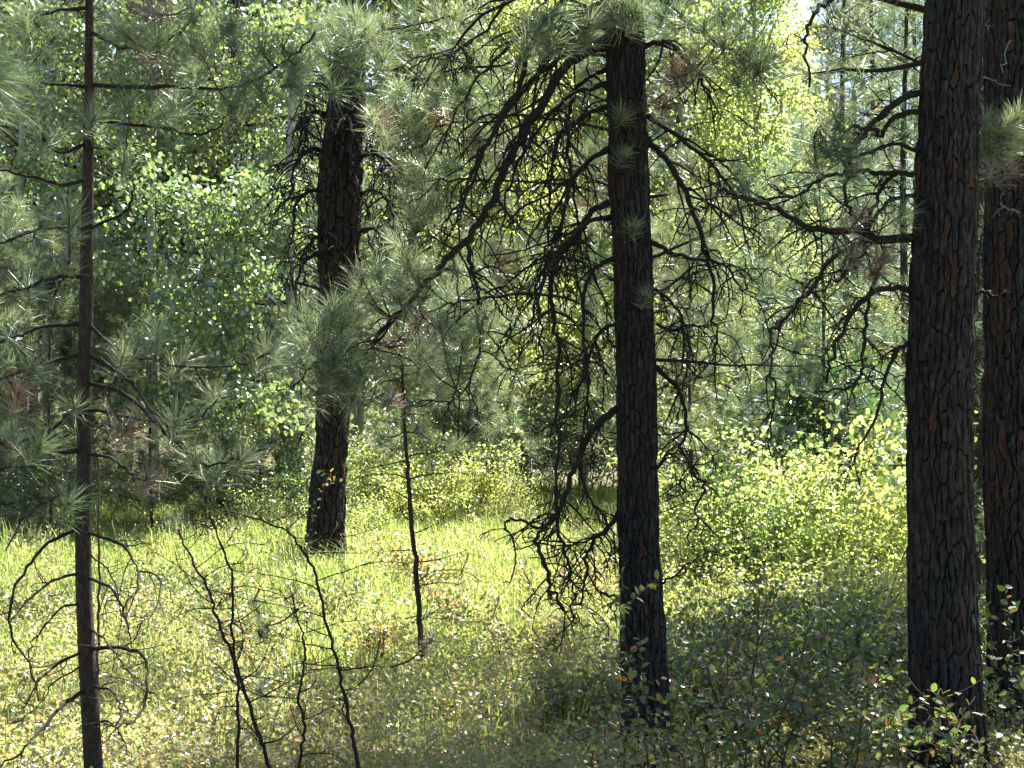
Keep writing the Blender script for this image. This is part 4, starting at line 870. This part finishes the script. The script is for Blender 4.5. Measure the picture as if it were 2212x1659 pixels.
for i, (px, D, k, s, lab) in enumerate(LEAFY):
    first = [j for j, q in enumerate(LEAFY) if q[2] == k][0] == i
    o = lp[k] if first else copy_tree(lp[k])
    x = (px - CX) / F * D
    o.location = (x, D, float(gz(x, D))); o.rotation_euler = (0, 0, i * 2.1); o.scale = (s, s, s); o['label'] = lab; o['group'] = 'leafy trees behind the meadow'

def far_wood():
    """The wood far beyond the meadow, one leafy mass."""
    rng = np.random.default_rng(75); n = 60000
    y = rng.uniform(62, 95, n); x = rng.uniform(-.42, .42, n) * y
    top = 9 + 3.5 * np.sin(x * .31 + 1) + 2.5 * np.sin(x * .83 + y * .2); top = np.where(x / y > .15, top * .72, top + 6)
    z = gz(x, y) + top * rng.beta(1.1, 1.3, n)
    mb = MB(); scatter(mb, LEAF4[0] * [1.3, 1, 1], LEAF4[1], np.stack([x, y, z], 1), leaf_frames(rng, n, .2), .34 * rng.uniform(.5, 1.3, n))
    o = link('far_wood', mb.mesh('far_wood', M['green_leaf'], (0, 0, 0), False), None, 'stuff'); o['label'] = 'hazy green wood far beyond the meadow'; o['category'] = 'wood'
far_wood()

# ------------------------------------------------------------------ shrubs
def shrub_proto(seed, H, W, n, leaf, mat, singles=0, smat=None, stems=9):
    rng = np.random.default_rng(seed)
    t = thing('leafy_shrub', 'shrub', 'shrub', (0, 0, 0)); b0 = np.zeros(3); cen = []
    for k in range(stems):
        a = rng.uniform(0, 6.28); d = norm(np.array([math.cos(a) * .45, math.sin(a) * .45, 1])); p = np.array([math.cos(a), math.sin(a), 0]) * rng.uniform(0, .25 * W)
        p[2] = -.05
        st = grow(rng, p, d, H * rng.uniform(.7, 1.05), 10, .07, -.15, rng.normal(0, .4)); rr = np.linspace(.009, .003, len(st))
        mb = MB(); tube(mb, st, rr, 5); tw = []
        twiggery(mb, rng, st, rr, 12, W * .5, 1, -.1, .6, 3, .2, .1, tw)
        link('stem', mb.mesh('stem', M['twig_wood'], b0), t)
        cen += [q[0] for q in tw] + [(q[0] * .6 + st[6] * .4) for q in tw] + [st[-1]]
    cen = np.array(cen); pos = cen[rng.integers(0, len(cen), n)] + rng.normal(0, .075, (n, 3)); pos[:, 2] = np.maximum(pos[:, 2], .03)
    fr = leaf_frames(rng, n, .15, .35); sc = leaf * rng.uniform(.65, 1.2, n)
    order = np.argsort(pos[:, 1])
    if singles:
        me = mesh_single('leaf', LEAF12, M[smat or mat])
        for i in order[:singles]:
            o = link('leaf', me, t); o.location = Vector(pos[i]); o.rotation_mode = 'QUATERNION'; o.rotation_quaternion = Matrix(fr[i].tolist()).to_quaternion(); o.scale = (sc[i],) * 3
    r = order[singles:]
    mb = MB(); scatter(mb, LEAF6[0], LEAF6[1], pos[r], fr[r], sc[r])
    link('foliage', mb.mesh('foliage', M[mat], b0, False), t, 'stuff')
    return t
M['yellow_single'] = leaf_mat('yellow_green_leaf_single', [(0, (0.09, 0.15, 0.03)), (0.7, (0.14, 0.19, 0.035)), (1, (0.22, 0.22, 0.05))], [(0, (0.42, 0.60, 0.14)), (0.8, (0.64, 0.72, 0.20)), (1, (0.82, 0.70, 0.22))], 0.6, 0.09, 0.35, True)
sp = {'y': shrub_proto(81, 1.7, 1.3, 4200, .05, 'yellow_leaf', 40, 'yellow_single'), 'g': shrub_proto(82, 2.3, 1.6, 5000, .055, 'green_leaf'), 'd': shrub_proto(83, 2.4, 1.4, 1700, .10, 'shade_leaf', 0), 'l': shrub_proto(84, .9, .9, 1800, .04, 'yellow_leaf'), 'z': shrub_proto(85, 1.9, 1.2, 2600, .065, 'yellow_leaf', 40, 'yellow_single', 12), 'w': shrub_proto(86, 1.3, 1.3, 3600, .034, 'yellow_leaf', 0, None, 14), 'b': shrub_proto(87, .75, 1.0, 950, .052, 'brush_leaf', 0, None, 10), 'v': shrub_proto(88, .55, .6, 700, .04, 'cover_leaf', 0, None, 8)}
SHR = [(1560, 17.2, 'w', .95, 'bright yellow-green shrub right of the middle trunk'), (1660, 18.0, 'z', 1.05, 'bright yellow-green shrub with tall yellow top left of centre of the sunny thicket'), (1745, 17.0, 'y', 1.0, 'bright yellow-green shrub in the middle of the sunny thicket'),
       (1830, 17.6, 'z', 1.05, 'bright yellow-green shrub right of the middle of the sunny thicket'), (1910, 16.6, 'y', 1.0, 'bright yellow-green shrub touching the thick right trunk'), (1480, 18.5, 'z', .8, 'small bright shrub close to the middle trunk'),
       (1700, 21, 'g', .95, 'taller green shrub behind the sunny thicket'), (1860, 19.5, 'd', 1.15, 'dark broad-leaved shrub above the sunny thicket beside the thick right trunk'), (1790, 20.5, 'd', 1.0, 'dark broad-leaved shrub left of the taller dark one above the thicket'),
       (1600, 25, 'g', 1.05, 'deep green shrub in shade beyond the sunny thicket, right of the middle pine'), (1480, 27, 'g', 1.1, 'deep green shrub in shade beside the middle trunk'), (1730, 27, 'g', 1.15, 'deep green shrub in shade behind the dark broad-leaved ones'),
       (1930, 24, 'g', 1.1, 'green shrub behind the thick right trunk'), (2115, 17, 'z', 1.0, 'bright shrub in the slit between the two right trunks'), (2115, 22, 'g', 1.1, 'green shrub in the slit between the right trunks, behind the bright one'),
       (920, 25.5, 'y', .75, 'yellow-green shrub right of the slim straight sapling'), (990, 27.0, 'z', .85, 'bright yellow shrub at the middle of the meadow edge'), (1070, 26.5, 'w', .75, 'yellow-green shrub at the meadow edge left of the dead branches'), (850, 28, 'y', .85, 'pale shrub behind the slim straight sapling'),
       (1150, 31, 'g', 1.1, 'glinting green shrub at the back of the meadow behind the dead twigs'), (1060, 32, 'g', 1.15, 'glinting green shrub at the back of the meadow, left one of the dark pair'), (960, 31, 'g', 1.05, 'dark green shrub behind the pale needle tufts'),
       (1250, 30, 'g', 1.1, 'green shrub at the back left of the middle trunk'), (1310, 33, 'g', 1.1, 'green shrub right behind the middle trunk'), (780, 29, 'y', .9, 'yellow-green shrub just right of the old back pine'), (640, 25, 'g', .85, 'green shrub just left of the old back pine'),
       (560, 27.5, 'g', .8, 'shaded shrub beside the left meadow edge'), (450, 27.5, 'g', .8, 'shaded low shrub under the aspen'), (300, 27, 'g', .7, 'shaded low shrub under the young pines'), (80, 26, 'g', .7, 'shaded low shrub at the left edge of the meadow'),
       (775, 24, 'l', .8, 'small yellow shrub at the foot of the old back pine'), (900, 19, 'l', .55, 'low yellowish shrub by the slim straight sapling'), (590, 24.5, 'l', .9, 'low bright shrub left of the foot of the old back pine'),
       (1540, 14.2, 'l', .8, 'low twiggy shrub right of the middle trunk base'), (1660, 14.8, 'l', .85, 'low shrub in front of the sunny thicket'), (1780, 14.6, 'l', .85, 'low shrub at the shadow line in front of the thicket'), (1890, 14.2, 'l', .85, 'low shrub at the shadow line beside the thick right trunk'),
       (1470, 11.2, 'b', .9, 'shaded broad-leaved brush hugging the right side of the middle pine foot'), (1540, 12.6, 'b', 1.0, 'shaded broad-leaved brush a step right of the middle pine'), (1620, 11.6, 'b', .95, 'shaded broad-leaved brush below the low twiggy shrub'), (1690, 13.0, 'b', 1.05, 'shaded broad-leaved brush along the shadow line, left part'),
       (1770, 11.9, 'b', 1.0, 'shaded broad-leaved brush midway between middle and right pines'), (1840, 13.0, 'b', 1.05, 'shaded broad-leaved brush along the shadow line, right part'), (1910, 11.8, 'b', .95, 'shaded broad-leaved brush close left of the thick right trunk'), (1580, 10.4, 'b', .7, 'low shaded brush near the bottom edge right of the middle pine'), (1720, 10.3, 'b', .7, 'low shaded brush near the bottom edge midway to the right pine'),
       (1860, 10.4, 'b', .75, 'low shaded brush near the bottom edge by the thick right trunk'), (1250, 11.2, 'b', .6, 'shaded brush left of the middle pine foot'), (2150, 12.6, 'b', 1.0, 'shaded brush between the feet of the two right trunks'),
       (1130, 13.0, 'v', .9, 'yellowing weed clump in front of the drooping branch tips'), (1010, 14.4, 'v', 1.1, 'yellowing weed clump right of the slim straight sapling'), (820, 13.4, 'v', 1.0, 'yellowing weed clump left of the slim straight sapling foot'), (690, 15.2, 'v', 1.1, 'yellowing weed clump in the grass below the old back pine'),
       (560, 13.6, 'v', 1.0, 'yellowing weed clump behind the leaning stems'), (430, 15.6, 'v', 1.2, 'yellowing weed clump behind the leftmost leaning stem'), (280, 13.8, 'v', 1.0, 'yellowing weed clump right of the slender young pine'), (90, 14.6, 'v', 1.1, 'yellowing weed clump left of the slender young pine'), (1200, 16.2, 'v', 1.2, 'yellowing weed clump under the curtain of dead branches'), (940, 17.2, 'v', 1.2, 'yellowing weed clump in the middle of the sunny grass'),
       (1300, 20, 'l', .6, 'low shrub left of the middle trunk across the grass')]
seen = set()
for i, (px, D, k, s, lab) in enumerate(SHR):
    o = sp[k] if k not in seen else copy_tree(sp[k]); seen.add(k)
    x = (px - CX) / F * D
    o.location = (x, D, float(gz(x, D))); o.rotation_euler = (0, 0, (i * 2.399) % 6.28 if k not in 'yz' else (i % 5 - 2) * .35); o.scale = (s, s, s * (1 + .05 * math.sin(i * 5))); o['label'] = lab; o['group'] = 'shrubs round the meadow'

# --- foreground shrub sprays with single leaves
FG_ME = mesh_single('leaf', (LEAF12[0] * [.78, 1, 1], LEAF12[1]), M['fg_leaf'])
def fg_shrub(label, D, stems, seed, leaf=.046, gap=.036):
    """stems: pixel polylines from the ground up; leaves alternate along stems and side twigs."""
    rng = np.random.default_rng(seed)
    x0 = (stems[0][0][0] - CX) / F * D; base = np.array([x0, D, float(gz(x0, D))])
    t = thing('broad_leaved_shrub', label, 'shrub', base, 'broad-leaved shrubs in the near shade')
    nl = 0
    for st in stems:
        raw = np.array([P(a, b, D + rng.uniform(-.25, .1)) for a, b in st])
        g = float(gz(raw[0, 0], raw[0, 1]))
        if raw[0, 2] > g: raw = np.vstack([[raw[0, 0] + rng.normal(0, .06), raw[0, 1] + .05, g - .03], raw])
        pts = smooth_path(raw, len(raw) * 5); pts[1:] += rng.normal(0, .004, (len(pts) - 1, 3))
        mb = MB(); rr = np.linspace(.006, .0022, len(pts)); tube(mb, pts, rr, 5)
        paths = [pts[len(pts) // 3:]]
        for k in range(7):
            i = rng.integers(len(pts) // 3, len(pts) - 1); a = rng.uniform(0, 6.28)
            q = grow(rng, pts[i], norm(np.array([math.cos(a), .5 * math.sin(a), .4])), rng.uniform(.12, .3), 7, .08, 0, rng.normal(0, .5))
            tube(mb, q, np.linspace(.003, .0015, len(q)), 4); paths.append(q)
        so = link('stem', mb.mesh('stem', M['twig_wood'], base), t)
        for q in paths:
            L = np.linalg.norm(np.diff(q, axis=0), axis=1).sum(); m = max(3, int(L / gap))
            for k in range(m):
                f = (k + rng.random() * .6) / m * (len(q) - 1); i = min(int(f), len(q) - 2); p = q[i] + (q[i + 1] - q[i]) * (f - i)
                tg = norm(q[i + 1] - q[i]); y = norm(.5 * tg + norm(np.cross(tg, rng.normal(size=3))) + [0, 0, -.1]); z = rng.normal(0, .55, 3) + [0, -.1, 1]
                xx = norm(np.cross(y, z)); zz = np.cross(xx, y)
                if nl < 300:
                    o = link('leaf', FG_ME, so); o.location = Vector(p - base); o.rotation_mode = 'QUATERNION'
                    o.rotation_quaternion = Matrix(np.stack([xx, y, zz], -1).tolist()).to_quaternion(); s = leaf * rng.uniform(.7, 1.2); o.scale = (s, s, s); nl += 1
fg_shrub('leafy stems rising in front of the foot of the middle pine', 8.4, [[(1400, 1655), (1375, 1540), (1360, 1440), (1340, 1330), (1345, 1230)], [(1420, 1656), (1400, 1560), (1390, 1460), (1380, 1370)], [(1350, 1656), (1340, 1560), (1310, 1480)], [(1440, 1656), (1450, 1560), (1470, 1480), (1490, 1440)]], 91)
fg_shrub('broad-leaved spray spreading in the shade between middle and right pines', 8.6, [[(1640, 1656), (1680, 1560), (1720, 1470), (1740, 1380), (1760, 1330)], [(1650, 1656), (1620, 1540), (1600, 1460), (1570, 1400)], [(1660, 1656), (1700, 1600), (1760, 1520), (1820, 1470), (1870, 1440)], [(1600, 1656), (1560, 1560), (1520, 1490)], [(1690, 1656), (1720, 1560), (1780, 1460), (1830, 1400)], [(1700, 1656), (1640, 1580), (1660, 1500), (1640, 1420)]], 92, .05)
fg_shrub('tall thin leafy stem leaning right before the sunny thicket', 9.2, [[(1600, 1640), (1625, 1450), (1650, 1340), (1690, 1260), (1740, 1200)], [(1610, 1640), (1640, 1320), (1625, 1230)], [(1560, 1640), (1570, 1440), (1565, 1330)]], 93, .05, .11)
fg_shrub('leafy twigs with some orange leaves in front of the thick right trunk', 7.6, [[(2060, 1656), (2050, 1580), (2040, 1520), (2000, 1490)], [(2080, 1656), (2060, 1600), (2090, 1540)], [(2000, 1656), (2030, 1620), (2010, 1590)], [(2110, 1656), (2120, 1600)]], 94, .042, .07)
fg_shrub('shaded leafy stems in the gap at the foot of the right trunks', 9.9, [[(2150, 1656), (2150, 1500), (2140, 1380), (2130, 1300)], [(2180, 1656), (2190, 1480), (2180, 1350), (2170, 1260)], [(2210, 1656), (2210, 1500), (2200, 1400)], [(2160, 1656), (2170, 1560), (2150, 1450)]], 95, .05)
fg_shrub('low broad-leaved sprays along the bottom edge left of the thick right trunk', 8.3, [[(1850, 1656), (1860, 1570), (1880, 1500), (1920, 1450)], [(1900, 1656), (1910, 1590), (1940, 1530)], [(1800, 1656), (1790, 1580), (1760, 1540)], [(1940, 1656), (1950, 1610), (1930, 1560)], [(1830, 1656), (1850, 1610), (1900, 1570)]], 96, .045)
fg_shrub('low leafy sprays along the bottom edge right of the middle pine', 8.0, [[(1520, 1656), (1510, 1600), (1480, 1560)], [(1560, 1656), (1580, 1600), (1620, 1570)], [(1480, 1656), (1460, 1620), (1440, 1590)], [(1280, 1656), (1270, 1610), (1230, 1585)]], 97, .042)
fg_shrub('dense dark low brush in the shade right behind the foot of the middle pine', 10.6, [[(1480, 1600), (1500, 1520), (1490, 1450), (1510, 1400)], [(1530, 1600), (1550, 1500), (1580, 1420)], [(1560, 1600), (1540, 1500), (1530, 1430), (1550, 1370)], [(1600, 1600), (1610, 1510), (1640, 1440)]], 191, .05, .03)
fg_shrub('dense dark low brush in the shade in front of the sunny thicket', 11.4, [[(1680, 1560), (1690, 1480), (1670, 1400), (1690, 1350)], [(1720, 1560), (1740, 1460), (1770, 1390)], [(1760, 1560), (1750, 1470), (1730, 1400)], [(1640, 1560), (1630, 1470), (1650, 1390)]], 192, .05, .03)
fg_shrub('dense dark low brush in the shade beside the thick right trunk', 11.0, [[(1830, 1580), (1840, 1490), (1820, 1420), (1840, 1370)], [(1880, 1580), (1890, 1480), (1910, 1400)], [(1920, 1580), (1930, 1490), (1950, 1420)], [(1800, 1580), (1790, 1490), (1800, 1420)]], 193, .05, .03)
fg_shrub('pale yellow-leaved twig arching over the foot of the old back pine', 17.0, [[(660, 1240), (672, 1130), (690, 1060), (730, 1020)], [(640, 1240), (620, 1130), (590, 1060)]], 98, .05, .1)

# ------------------------------------------------------------------ ground cover and grass
def ground_cover():
    rng = np.random.default_rng(101)
    # low bushes a foot or two high, in patches
    nb = 3000
    y = 7.0 + 16.0 * rng.random(nb) ** 1.15; x = rng.uniform(-.36, .36, nb) * y * 1.0
    keep = (y < 14.8 + 2.0 * np.sin(x * 1.3) + rng.normal(0, .7, nb)) | (x > 1.2)
    keep |= rng.random(nb) < .22
    x, y = x[keep], y[keep]; nb = len(x)
    h = rng.uniform(.12, .52, nb) * (.7 + .5 * np.sin(x * 2.1 + 1) * np.sin(y * 1.7)) ; h = np.maximum(h, .08)
    per = 78
    pos = np.stack([x, y, np.zeros(nb)], 1)[:, None] + rng.normal(0, 1, (nb, per, 3)) * np.stack([.13 + 0 * h, .13 + 0 * h, 0 * h], 1)[:, None]
    pos[..., 2] = gz(pos[..., 0], pos[..., 1]) + h[:, None] * rng.beta(2.2, 1.4, (nb, per)) * 1.15 + .01
    pos = pos.reshape(-1, 3); k = len(pos)
    mb = MB(); scatter(mb, LEAF4[0] * [1.15, 1, 1], LEAF4[1], pos, leaf_frames(rng, k, 0, .35), .031 * rng.uniform(.5, 1.4, k))
    o = link('ground_cover', mb.mesh('ground_cover', M['cover_leaf'], (0, 0, 0), False), None, 'stuff')
    o['label'] = 'yellowing low ground cover of small leaves in front of the meadow'; o['category'] = 'ground cover'
    mb = MB()
    for i in range(0, nb, 2):
        p = np.array([x[i] + rng.normal(0, .1), y[i] + rng.normal(0, .1), 0.]); p[2] = gz(p[0], p[1]) - .01
        q = grow(rng, p, norm(np.array([rng.normal(0, .3), rng.normal(0, .3), 1])), h[i] * rng.uniform(.9, 1.5), 5, .12, 0, 0)
        tube(mb, q, np.linspace(.0028, .0014, len(q)), 3, i)
    o = link('thin_stems', mb.mesh('thin_stems', M['twig_wood']), None, 'stuff'); o['label'] = 'thin brown stems standing in the low ground cover'; o['category'] = 'stems'
ground_cover()

def grass():
    rng = np.random.default_rng(102)
    n = 185000
    y = np.sqrt(rng.uniform(9.0 ** 2, 34.0 ** 2, n)); y = np.where(rng.random(n) < .5, rng.uniform(10.5, 24, n), y)
    x = rng.uniform(-.36, .36, n) * y
    # gather the blades into tussocks
    nt_ = 2600; ty = np.sqrt(rng.uniform(9.5 ** 2, 34 ** 2, nt_)); tx = rng.uniform(-.37, .37, nt_) * ty; tl_ = rng.gamma(4, .25, nt_)
    pick = rng.integers(0, nt_, n); tus = rng.random(n) < .62
    x = np.where(tus, tx[pick] + rng.normal(0, .13, n), x); y = np.where(tus, ty[pick] + rng.normal(0, .13, n), y)
    cl = np.where(tus, tl_[pick], .55)
    dens = np.where(y < 13, np.clip((y - 9.5) / 3.5, .08, 1), 1.0)
    k = (rng.random(n) < dens) & (y > 9); x, y, cl = x[k], y[k], cl[k]; n = len(x)
    h = rng.uniform(.10, .36, n) * (.55 + .6 * cl); h *= np.where(x > 2.0, .75, 1); h = np.minimum(h, .6)
    a = rng.uniform(0, 6.28, n); lean = rng.uniform(.15, 1.25, n) * h
    b = np.stack([x, y, gz(x, y) - .01], 1)
    d = np.stack([np.cos(a), np.sin(a), 0 * a], 1); a2 = a + rng.normal(1.57, .5, n); s = np.stack([np.cos(a2), np.sin(a2), 0 * a], 1)
    w = (.0029 + .00022 * y) * rng.uniform(.7, 1.3, n)
    m = b + d * (lean * .35)[:, None] + [0, 0, 1] * (h * .66)[:, None]; e = b + d * lean[:, None] + [0, 0, 1] * (h * rng.uniform(.5, 1.0, n))[:, None]
    V = np.stack([b + s * w[:, None] * .5, b - s * w[:, None] * .5, m - s * w[:, None] * .45, m + s * w[:, None] * .45, e], 1)
    i = np.arange(n)[:, None] * 5
    Ft = np.concatenate([i + [0, 1, 2], i + [0, 2, 3], i + [3, 2, 4]])
    mb = MB(); mb.add(V.reshape(-1, 3), Ft)
    o = link('grass', mb.mesh('grass', M['grass'], (0, 0, 0), False), None, 'stuff')
    o['label'] = 'bright backlit green grass of the forest meadow'; o['category'] = 'grass'
grass()

def dry_stalks():
    rng = np.random.default_rng(103); n = 5200
    y = np.sqrt(rng.uniform(9.5 ** 2, 26 ** 2, n)); x = rng.uniform(-.36, .36, n) * y
    k = np.sin(x * 1.7 + 2 * np.sin(y * .9)) + rng.normal(0, .7, n) > .2; x, y = x[k], y[k]
    mb = MB()
    for i in range(len(x)):
        p = np.array([x[i], y[i], float(gz(x[i], y[i])) - .01]); h = rng.uniform(.25, .62)
        q = grow(rng, p, norm(np.array([rng.normal(0, .28), rng.normal(0, .28), 1])), h, 5, .06, -.25, 0)
        w = .0012 + .00008 * y[i]; tube(mb, q, np.linspace(w, w * .6, len(q)), 3, i)
        e = q[-1]; t = norm(q[-1] - q[-2])                    # a loose seed head
        for m in range(4):
            a = norm(t + rng.normal(0, .5, 3)); b = e - t * .03 * m
            sd = norm(np.cross(a, rng.normal(size=3))) * .004
            mb.add([b + sd, b - sd, b + a * .05], [[0, 1, 2]])
    o = link('dry_stalks', mb.mesh('dry_stalks', M['straw']), None, 'stuff'); o['label'] = 'pale dry stalks and seed heads standing in the meadow grass'; o['category'] = 'dry grass'
dry_stalks()

def fallen_stick(label, a, b, r, seed):
    rng = np.random.default_rng(seed)
    A = np.array([a[0], a[1], float(gz(a[0], a[1])) + a[2]]); B_ = np.array([b[0], b[1], float(gz(b[0], b[1])) + b[2]])
    t = thing('fallen_branch', label, 'branch', A, 'fallen sticks in the undergrowth')
    pts = smooth_path([A, (A + B_) / 2 + rng.normal(0, .05, 3), B_], 14); pts += rng.normal(0, .006, pts.shape)
    mb = MB(); rr = np.linspace(r, r * .4, 14); tube(mb, pts, rr, 6); link('stick', mb.mesh('stick', M['grey_wood'], A), t)
    mb = MB(); twiggery(mb, rng, pts, rr, 5, .3, 1, 0, .8, 4, .2); link('side_twig', mb.mesh('side_twig', M['grey_wood'], A), t)
fallen_stick('pale fallen stick lying in the shade left of the foot of the middle pine', (.28, 9.9, .22), (.75, 9.6, .10), .007, 201)
fallen_stick('grey fallen stick slanting through the brush between middle and right pines', (1.3, 10.4, .42), (2.1, 10.2, .55), .006, 202)
fallen_stick('pale fallen branch half hidden in the grass near the slim straight sapling', (-1.3, 14.2, .2), (-.3, 13.6, .28), .010, 203)
